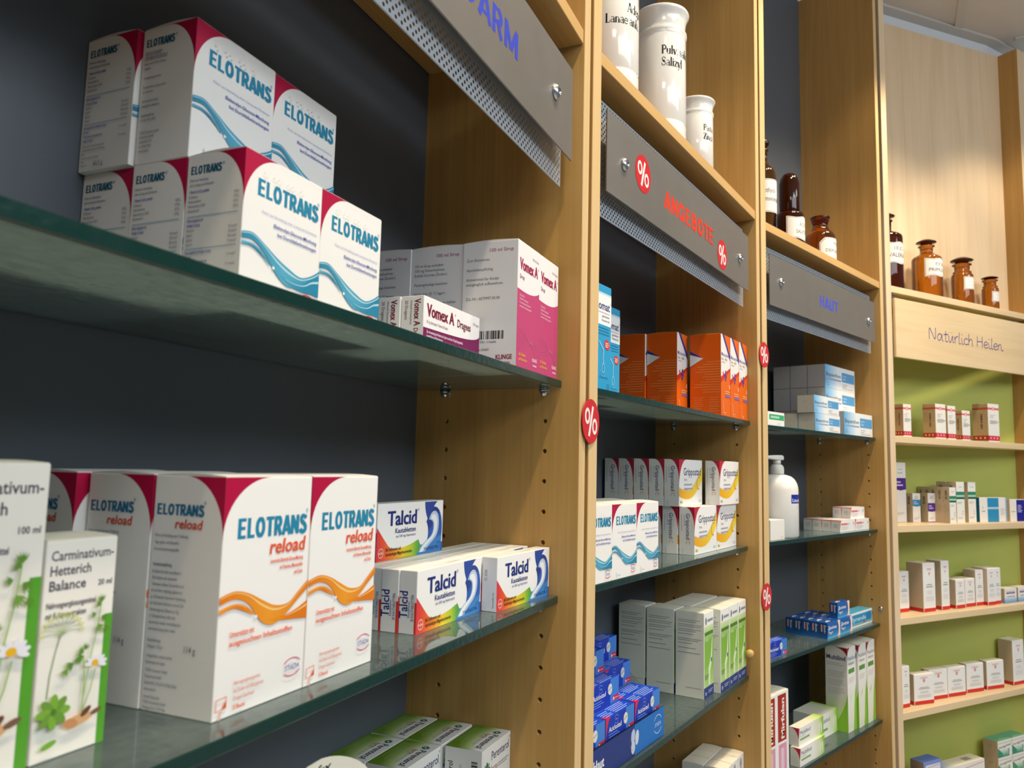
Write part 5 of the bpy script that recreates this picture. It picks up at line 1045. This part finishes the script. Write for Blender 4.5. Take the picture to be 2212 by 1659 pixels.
bottle(3, -514, 20, 484, R, [(R*.9, 0), (R, 3), (R, 125), (R*.96, 140), (R*.8, 152), (R*.45, 162), (8.5, 168), (8.5, 190), (11, 192), (11, 195), (7, 195.5)], [(6, 196), (7, 199), (11.5, 204), (13, 210), (11.5, 216), (6, 219.5), (.2, 220)], (80, 50, 126, [('Ichthyol-', -38, 44, 11, 34), ('Ammoniumsulfat', -24, 26, 11, 52)], ''), 'brown bottle with tall white label, half hidden by the HAUT bay left post')
R = 31
bottle(3, -388, 20, 484, R, [(R*.9, 0), (R, 3), (R, 70), (R*.97, 82), (R*.9, 87), (R*.70, 90), (R*.69, 91), (.2, 91.2)], [(R*.68, 91.5), (R*.7, 94), (R*.70, 155), (R*.62, 168), (R*.44, 177), (R*.2, 181), (.2, 181.5)], (80, 22, 75, [('ACID.', -6, 30, 9, 22), ('SALICYL.', -8, 14, 9, 36)], 'scallop'), 'brown bottle with a tall glass dome cap and cream scalloped label', True)
R = 34.5
bottle(3, -221, 20, 484, R, [(R*.9, 0), (R, 3), (R, 62), (R*.97, 72), (R*.86, 81), (R*.62, 89), (R*.50, 96), (R*.50, 104), (R*.58, 113), (R*.66, 119), (R*.64, 121.5), (R*.52, 118), (R*.42, 104), (.2, 102)], None, (72, 12, 66, [('Mel', 2, 36, 8, 16), ('DEPURAT.', -6, 18, 8, 52)], 'octagon'), 'squat brown bottle with flared open mouth and eight-sided label')

# ------------------------------------------------------------------ white pump bottle
R = 42
root = thing('pump_bottle', 'white plastic lotion bottle with pump head and small blue square label', 'bottle', P(3, -450, 28, -131.8), RZ(3))
mb = MB(); mb.lathe([(R*.93, 0), (R, 4), (R, 96), (R*.985, 103), (R*.93, 111), (R*.82, 119), (R*.66, 124.5), (R*.44, 127.5), (R*.33, 128.5), (.2, 129)], 56); bo = mb.build('bottle_body', [M_PLAST, M_CARD], root)
lm = MB(); f = Face(lm, (0, 0, 0), (1, 0, 0), (0, 0, 1), 60, 129, cyl=R, mi=1)
f.rect(12, 70, 46, 88, '#20309c', 10); f.text('Linola', 29, 73, 7, '#dfe3f2', fit=28, al='c', bold=.03); f.bars(30, 62, [14], 2.4, 3, '#9a9fc2'); f.bars(18, 54, [26], 2.2, 3, '#b4b6cc'); f.bars(22, 44, [22, 20, 16, 22], 1.1, 7, '#c2c1c4')
lo = lm.build('print', [M_PLAST, M_CARD]); bm = bmesh.new(); bm.from_mesh(bo.data); bm.from_mesh(lo.data); bm.to_mesh(bo.data); bm.free(); bpy.data.objects.remove(lo)
mb = MB(); mb.lathe([(13.6, 129.2), (14.2, 130), (14.2, 142), (13.2, 144), (11.5, 147.5), (8.6, 149), (.2, 149.5)], 36); mb.build('collar', M_PLAST, root, attr=False)
mb = MB(); mb.lathe([(8.2, 149.7), (8, 158), (.2, 158)], 24)
sec = [(14, 0), (13.5, 6), (4, 8), (-16, 8.5), (-34, 7), (-40, 2)]
for (x0, t0), (x1, t1) in zip([(14, 9), (6, 9.5), (-10, 9), (-26, 6.5), (-42, 4.5)], [(6, 9.5), (-10, 9), (-26, 6.5), (-42, 4.5), (-47, 4)]):
    za, zb = 158.3, 168.5 - (0 if x0 > 0 else .02*abs(x0))
    def ring(x, t): zt = 168.5 - max(0, (-x-5))*.06; zl = 158.3 + max(0, (-x-10))*.06; return [(x, -t, zl+1.5), (x, -t*.8, zl), (x, t*.8, zl), (x, t, zl+1.5), (x, t, zt-3), (x, t*.7, zt), (x, -t*.7, zt), (x, -t, zt-3)]
    a, b2 = ring(x0, t0), ring(x1, t1); mb.mesh(a+b2, [(i, (i+1) % 8, 8+(i+1) % 8, 8+i) for i in range(8)] + ([tuple(range(7, -1, -1))] if x0 == 14 else []) + ([tuple(range(8, 16))] if x1 == -47 else []), smooth=False)
mb.build('pump_head', M_PLAST, root, bevel=0, attr=False)
# ------------------------------------------------------------------ goods, bay 1, upper glass shelf
g = 'boxes with magenta corner and teal wave on the upper shelf'
T = 'magenta-cornered teal-wave box, nearest bay, '
for kd, u, w, z, lab in (
    ('elotrans', -440, 22, 92, 'front left box of the lower layer on the upper shelf'), ('elotrans', -367.5, 22.3, 92, 'front right box of the lower layer on the upper shelf'),
    ('elotrans', -440, 67.4, 92, 'second back in the lower layer, only its printed side showing'), ('elotrans', -439, 113.2, 92, 'hindmost in the lower layer, half hidden by the glass rim'),
    ('elotrans_b', -440, 67.2, 181.6, 'left front of the top layer, tallest corner of the stack'), ('elotrans', -367, 68.5, 181.6, 'right front of the top layer, set back above the others'),
    ('elotrans', -443.5, 113.2, 181.6, 'back of the top layer, 60,3 g on its side')): carton(kd, 1, u, w, z, T+lab, g)
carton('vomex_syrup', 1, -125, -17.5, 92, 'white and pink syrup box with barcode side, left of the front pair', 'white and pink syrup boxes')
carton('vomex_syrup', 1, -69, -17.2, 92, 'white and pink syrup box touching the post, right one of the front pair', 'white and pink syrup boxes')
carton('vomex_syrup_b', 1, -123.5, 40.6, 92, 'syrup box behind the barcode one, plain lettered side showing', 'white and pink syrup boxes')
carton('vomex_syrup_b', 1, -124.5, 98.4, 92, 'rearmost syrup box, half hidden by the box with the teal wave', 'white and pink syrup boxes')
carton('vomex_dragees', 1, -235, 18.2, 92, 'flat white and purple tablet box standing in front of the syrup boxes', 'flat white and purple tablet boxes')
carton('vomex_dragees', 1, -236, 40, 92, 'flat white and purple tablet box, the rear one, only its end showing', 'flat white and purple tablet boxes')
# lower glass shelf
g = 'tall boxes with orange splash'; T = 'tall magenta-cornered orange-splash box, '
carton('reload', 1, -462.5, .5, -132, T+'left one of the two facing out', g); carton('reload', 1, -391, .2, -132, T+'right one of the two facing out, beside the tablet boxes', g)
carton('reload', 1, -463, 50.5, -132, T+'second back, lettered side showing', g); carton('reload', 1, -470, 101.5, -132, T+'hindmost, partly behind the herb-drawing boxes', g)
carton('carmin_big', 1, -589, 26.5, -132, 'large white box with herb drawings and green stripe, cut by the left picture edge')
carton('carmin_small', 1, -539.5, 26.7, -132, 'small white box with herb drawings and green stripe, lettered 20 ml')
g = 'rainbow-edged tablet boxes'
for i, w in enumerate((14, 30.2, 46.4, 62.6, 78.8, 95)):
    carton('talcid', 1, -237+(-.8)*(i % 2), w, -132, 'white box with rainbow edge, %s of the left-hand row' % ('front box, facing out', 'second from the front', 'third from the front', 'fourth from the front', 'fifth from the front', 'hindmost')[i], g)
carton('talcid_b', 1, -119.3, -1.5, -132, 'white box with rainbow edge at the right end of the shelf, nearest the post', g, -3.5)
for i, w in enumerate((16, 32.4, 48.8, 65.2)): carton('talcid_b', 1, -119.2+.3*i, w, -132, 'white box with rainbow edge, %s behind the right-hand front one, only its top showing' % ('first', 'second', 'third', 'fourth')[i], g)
carton('talcid', 1, -211, 69.5, -83.2, 'white box with rainbow edge lying alone on top of the left-hand row', g)
# third shelf
g = 'green-topped boxes at the bottom of the nearest bay'
for u, w, lab in ((-69.5, 31.5, 'front one, white face and barcode side showing'), (-70.5, 75.6, 'second back along the post'), (-71, 117, 'hindmost along the post, its back edge at the dark wall'), (-141, 75.2, 'left of the second row, partly lettered front'), (-142.5, 116.5, 'back left one behind the cream box')):
    carton('perenterol', 1, u, w, -356, 'green-topped white box, '+lab, g)
o = carton('lefax', 1, -384, 0, -356, 'cream box with rounded display flap, cut by the bottom picture edge')
mb = MB(); pts = [(0, 136), (66, 136), (66, 154)] + bez((66, 154), (58, 163), (36, 175), (14, 177.5), 10) + [(0, 177)]
mb.face([(x, -.6, y) for x, y in pts], '#f4edda'); mb.face([(x, .2, y) for x, y in pts][::-1], '#efe6d0')
f = Face(mb, (0, -.6, 0), (1, 0, 0), (0, 0, 1), 66, 180); f.text('Lefax', 23, 168, 6.5, '#26402f', al='r', fit=24, bold=.04, sl=.15); f.text('Enzym', 33, 158.5, 6, '#d8443a', al='r', fit=25, bold=.02, sl=.1); f.bars(26, 152, [20, 18], .7, 2, '#9a9484'); f.ellipse(52, 148, 8, 7, '#e3b23a', 16)
mb.build('display_flap', M_CARD, o)

# ------------------------------------------------------------------ bay 2
g = 'tall sky blue boxes'
carton('silomat', 2, -620.5, -16.5, 92, 'sky blue box at the left post under the ANGEBOTE sign, the front one', g); carton('silomat', 2, -494.5, 30, 92, 'sky blue box standing behind the front one, only a strip showing', g)
g = 'orange boxes with a white and blue flash'; T = 'orange box with white and blue flash, '
for u, w, lab in ((-152, -19.5, 'first of the front three'), (-101.8, -20, 'middle of the front three'), (-51.6, -20.3, 'last of the front three, against the right post'), (-195, 41, 'second row, just left of the front three'), (-199.5, 96.4, 'hindmost, left end of the row')): carton('mucosolvan', 2, u, w, 92, T+lab, g)
g = 'boxes with yellow ribbon and red corner'; T = 'red-cornered yellow-ribbon box, '
zt = -57.2
for u, w, z, lab in ((-226, .5, -132, 'front left box of the lower layer'), (-116.3, .2, -132, 'front right box of the lower layer, by the peg holes'), (-227.5, 28, -132, 'second back in the lower layer'), (-227, 55.5, -132, 'third back in the lower layer, behind the teal wave boxes'),
    (-235, 22.3, zt, 'left facing one of the upper layer'), (-118, -5.5, zt, 'right facing one of the upper layer, lit by the lamp'), (-235, 48.5, zt, 'upper layer, first behind the left facing one'), (-235, 75, zt, 'upper layer, second behind the left facing one'), (-235, 102, zt, 'upper layer, third behind the left facing one'), (-235, 127.3, zt, 'upper layer, hindmost at the dark wall')): carton('grippostad', 2, u, w, z, T+lab, g)
for w in (83, 110): carton('grippostad', 2, -226.5, w, -132, T+'lower layer, %s, hidden by the boxes before it' % {83: 'fourth back', 110: 'hindmost'}[w], g)
g = 'teal wave boxes under the ANGEBOTE sign'; T = 'teal-wave box in the ANGEBOTE bay, '
for i, u in enumerate((-638.5, -566, -493.5)):
    carton('elotrans', 2, u, -18.6, -132, T+('left front one, cut by the post', 'middle front one', 'right front one')[i], g); carton('elotrans', 2, u-.8, 28, -132, T+('behind the left', 'behind the middle', 'behind the right')[i]+' front one', g)
g = 'tall boxes with green bottle print'; T = 'tall white box with green front, '
for u, w, lab in ((-195, -4, 'leftmost in front, embossed side showing'), (-194.5, 46, 'second back on the left'), (-194, 96, 'hindmost on the left'), (-145, -14.5, 'second of the front row'), (-98, -14.8, 'third of the front row'), (-51.2, -15.2, 'last of the front row, beside the wooden knob')): carton('green_throat', 2, u, w, -356, T+lab, g)
for i, u in enumerate((-145.5, -98.3, -51)): carton('green_throat', 2, u, 36, -356, T+'second row on the right, %s' % ('left', 'middle', 'right')[i], g)
# acrylic counter display with small blue boxes
root = thing('counter_display', 'clear acrylic tray with blue front card holding small blue boxes', 'display', P(2, -646, -12, -355.8), RZ(2))
L = 263
mb = MB(); mb.box((0, 0, 0), (L, 104, 1.6)); mb.box((0, 0, 1.6), (L, 1.6, 38.6)); mb.box((0, 102.4, 1.6), (L, 104, 96))
for x in (0, L-1.6): mb.mesh([(a, b2, c) for a in (x, x+1.6) for b2, c in ((1.6, 1.6), (102.4, 1.6), (102.4, 96), (60, 82), (8, 40), (1.6, 38))], [(5, 4, 3, 2, 1, 0), (6, 7, 8, 9, 10, 11)] + [(i, (i+1) % 6, 6+(i+1) % 6, 6+i) for i in range(6)])
mb.build('acrylic_tray', M_ACRYL, root, attr=False)
mb = MB(); mb.box((.5, -.9, 1.0), (L-1.5, -.2, 37.6), 0, '#24387c'); f = Face(mb, (.5, -.9, 1.0), (1, 0, 0), (0, 0, 1), L-2, 36.6)
f.rect(163, 0, L-2, 36.6, '#1f6fc0'); f.text('Haut', 76, 13.5, 12, '#e3e6ee', al='r', bold=.035)
f.ellipse(158, 24, 6, 9, '#b9c4de', 16, -8); f.ellipse(170, 20, 5.6, 9, '#cfd5e2', 16, -10); f.ellipse(158, 11, 6, 8, '#c9cedd', 16); f.stroke(quarter(162, 20, 14, 13, 60, 250, 12), .5, '#6f8fd0')
f.arc(238, 19, 14, 12, 30, 150, .9, '#cfe0f4'); f.arc(238, 19, 14, 12, 210, 330, .9, '#cfe0f4'); f.text('STADA', 238, 16.5, 5, '#cfe0f4', fit=21, al='c', sl=.12)
mb.build('front_card', M_CARD, root)
mb = MB(); 
for i, zt in enumerate((31.0, 31.0, 61.6, 92.2)): mb.box((2.2, 3.4+21.3*i, 1.8), (L-2.2, 3.2+21.3*(i+1), zt+.4), 0, '#5f7fb0')
mb.build('step_insert', M_CARD, root)
g = 'small blue boxes in the counter display'; cols = (-640.5, -556.6, -472.7)
rows = [(0, 31.7), (1, 31.7), (2, 62.3), (3, 92.9)]
cn = ('left column, cut by the post', 'middle column', 'right column'); rn = ('front row', 'second row', 'third row', 'top row')
for ci, u in enumerate(cols):
    for r, z in rows:
        rr = r if ci == 2 else r
        zz = z
        if ci < 2 and r in (1, 2): zz = z + 30.6                       # one box higher in the left columns
        if ci < 2 and r == 3: continue
        if ci < 2 and r in (1, 2): carton('aciclostad', 2, u-.6*r, -8.4+21.3*r, -355.8+z, 'small blue lip-print box, lower one in the %s, %s' % (rn[r], cn[ci]), g)
        carton('aciclostad', 2, u-.6*r+(.8 if ci == 2 else 0), -8.4+21.3*r, -355.8+zz, 'small blue lip-print box, %s%s, %s' % ('top of the ' if ci < 2 and r in (1, 2) else '', rn[r], cn[ci]), g)
g = 'white block of boxes at the bottom of the ANGEBOTE bay'
for i, u in enumerate((-105.5, -70.6, -35.7)):
    carton('white_bars', 2, u, -8.5, -580, 'white box with pink-framed top, %s of the front row at the bottom edge' % ('left', 'middle', 'right')[i], g); carton('white_bars_b', 2, u-.5, 29, -580, 'white box with brown-framed top, %s of the back row' % ('left', 'middle', 'right')[i], g)

# ------------------------------------------------------------------ bay 3
g = 'pale blue ointment boxes'
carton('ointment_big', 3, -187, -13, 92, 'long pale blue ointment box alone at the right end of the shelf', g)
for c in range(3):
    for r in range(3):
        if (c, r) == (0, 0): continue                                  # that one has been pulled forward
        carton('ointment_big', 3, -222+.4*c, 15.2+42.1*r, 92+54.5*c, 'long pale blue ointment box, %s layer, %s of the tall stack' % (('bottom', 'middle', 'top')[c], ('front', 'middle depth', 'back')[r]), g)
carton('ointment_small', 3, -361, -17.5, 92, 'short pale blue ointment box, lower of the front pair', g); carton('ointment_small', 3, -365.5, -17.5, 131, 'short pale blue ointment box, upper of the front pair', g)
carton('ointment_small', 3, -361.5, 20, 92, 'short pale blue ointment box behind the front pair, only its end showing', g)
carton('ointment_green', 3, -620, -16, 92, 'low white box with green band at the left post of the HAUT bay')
g = 'small white and red tube boxes'; T = 'small white box with red print, '
for u, w, z, lab in ((-199.5, -4, -132, 'front left of the lower layer'), (-107.5, -4, -132, 'front right of the lower layer'), (-200, 17.3, -132, 'lower layer, second back'), (-201, 38.8, -132, 'lower layer, third back'), (-200, 60.2, -132, 'lower layer, hindmost'),
    (-108, 17.5, -132, 'lower right, second back'), (-107, 39, -132, 'lower right, third back'), (-106, 7, -105.2, 'upper one, facing out'), (-106.5, 28.6, -105.2, 'upper one at the back')): carton('tube_box', 3, u, w, z, T+lab, g)
carton('white_slim', 3, -562.5, -10, -132, 'plain white small box in front of the pump bottle at the left post')
g = 'small dark blue boxes'; T = 'small dark blue box with white side stripe, '
nm = ('front', 'second back', 'third back', 'fourth back', 'hindmost')
for c, u in enumerate((-291.5, -220.5)):
    for r in range(5): carton('zovirax', 3, u, -8+18.9*r, -356, T+'%s in the %s column' % (nm[r], ('left', 'right')[c]), g)
carton('zovirax', 3, -219, -2, -322.3, T+'single one on top of the right column', g)
carton('lyranda', 3, -152.5, -1, -356, 'long turquoise and white box next to the dark blue ones')
g = 'small blue boxes at the left post of the HAUT bay'
carton('aciclostad', 3, -570, -6, -356, 'small blue box with red tag, front one on the shelf of the HAUT bay', g); carton('aciclostad', 3, -606, 18, -356, 'small blue box, lower one of the stack behind the front one in the HAUT bay', g); carton('aciclostad', 3, -599, 15, -325.6, 'small blue box, top of the stack at the left post of the HAUT bay', g)
g = 'tall boxes fading to green'
for i, u in enumerate((-167, -112, -60)): carton('tall_green', 3, u, (-1, -5, -6.5)[i], -580, 'tall white box fading to green, %s of three' % ('left, lettered side showing', 'middle', 'right, against the post')[i], g)
g = 'long boxes with green end'
carton('low_green', 3, -451, -13, -580, 'long white box with green end, lower of the front pair', g); carton('low_green', 3, -444, -8, -544, 'long white box with green end, upper of the front pair', g)
carton('wide_green', 3, -266, 23, -580, 'bigger white box with green end beside the tall ones', g)
carton('low_green', 3, -512, 48, -580, 'long white box with green end, lower of the rear pair', g); carton('low_green', 3, -512, 48, -544, 'long white box with green end, upper of the rear pair behind the red box', g)
carton('mirfulan', 3, -545.5, -10, -580, 'tall white box with red field and upright white lettering, right one', 'tall red and white boxes'); carton('mirfulan', 3, -598.5, -12, -580, 'tall white box with red field, left one half behind the post', 'tall red and white boxes')

# ------------------------------------------------------------------ bay 4
g = 'red and white patterned remedy boxes'; T = 'white box with red band and red pattern foot, '
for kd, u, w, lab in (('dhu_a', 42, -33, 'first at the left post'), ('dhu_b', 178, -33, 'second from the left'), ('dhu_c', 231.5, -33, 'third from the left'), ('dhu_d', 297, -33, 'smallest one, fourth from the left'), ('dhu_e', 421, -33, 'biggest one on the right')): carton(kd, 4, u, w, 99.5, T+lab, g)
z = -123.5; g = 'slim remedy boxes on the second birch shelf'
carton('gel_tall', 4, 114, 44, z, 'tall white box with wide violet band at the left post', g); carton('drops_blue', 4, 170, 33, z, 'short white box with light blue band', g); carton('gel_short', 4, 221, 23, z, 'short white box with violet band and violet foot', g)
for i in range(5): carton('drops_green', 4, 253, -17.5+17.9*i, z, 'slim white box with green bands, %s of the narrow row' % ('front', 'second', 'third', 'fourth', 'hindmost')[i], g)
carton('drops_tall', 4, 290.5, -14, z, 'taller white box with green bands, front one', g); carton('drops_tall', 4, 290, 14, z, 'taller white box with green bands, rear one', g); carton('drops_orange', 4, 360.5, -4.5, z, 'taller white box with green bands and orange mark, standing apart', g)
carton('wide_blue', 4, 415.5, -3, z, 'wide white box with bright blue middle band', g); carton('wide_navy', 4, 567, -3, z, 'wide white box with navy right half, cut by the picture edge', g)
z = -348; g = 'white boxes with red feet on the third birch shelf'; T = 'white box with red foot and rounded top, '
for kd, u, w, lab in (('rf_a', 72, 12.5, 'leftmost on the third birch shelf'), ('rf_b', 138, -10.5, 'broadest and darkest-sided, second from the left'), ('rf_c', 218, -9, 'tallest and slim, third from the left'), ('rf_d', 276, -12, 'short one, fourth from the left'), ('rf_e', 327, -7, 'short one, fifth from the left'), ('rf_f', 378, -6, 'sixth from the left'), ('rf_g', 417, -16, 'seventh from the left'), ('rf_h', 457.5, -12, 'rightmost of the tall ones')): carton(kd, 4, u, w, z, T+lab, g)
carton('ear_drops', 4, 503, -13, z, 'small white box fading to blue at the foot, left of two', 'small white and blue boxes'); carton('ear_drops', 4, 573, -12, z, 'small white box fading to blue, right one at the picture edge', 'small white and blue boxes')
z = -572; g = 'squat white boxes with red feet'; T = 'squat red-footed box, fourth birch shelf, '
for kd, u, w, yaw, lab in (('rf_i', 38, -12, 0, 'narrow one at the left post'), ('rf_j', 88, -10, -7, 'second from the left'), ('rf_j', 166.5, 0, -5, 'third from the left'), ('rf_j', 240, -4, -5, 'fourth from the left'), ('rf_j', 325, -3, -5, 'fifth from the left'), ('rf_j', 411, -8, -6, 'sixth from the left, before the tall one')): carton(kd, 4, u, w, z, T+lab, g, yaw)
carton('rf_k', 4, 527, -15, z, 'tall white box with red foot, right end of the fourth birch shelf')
z = -796
carton('traum_blue', 4, 114, -12, z, 'periwinkle blue box at the bottom edge of the birch bay'); carton('traum_white', 4, 205, -12, z, 'long white box with violet lettering at the bottom edge of the birch bay'); carton('yellow_low', 4, 38, -8, z, 'low yellowish box at the bottom left of the birch bay')
g = 'green and white stacked boxes'
for c in range(2):
    for r in range(2): carton('vertigo', 4, 441+69.8*c, -12, z+43.4*r, 'white and green box, %s %s of the stack at the bottom right' % (('lower', 'upper')[r], ('left', 'right')[c]), g)
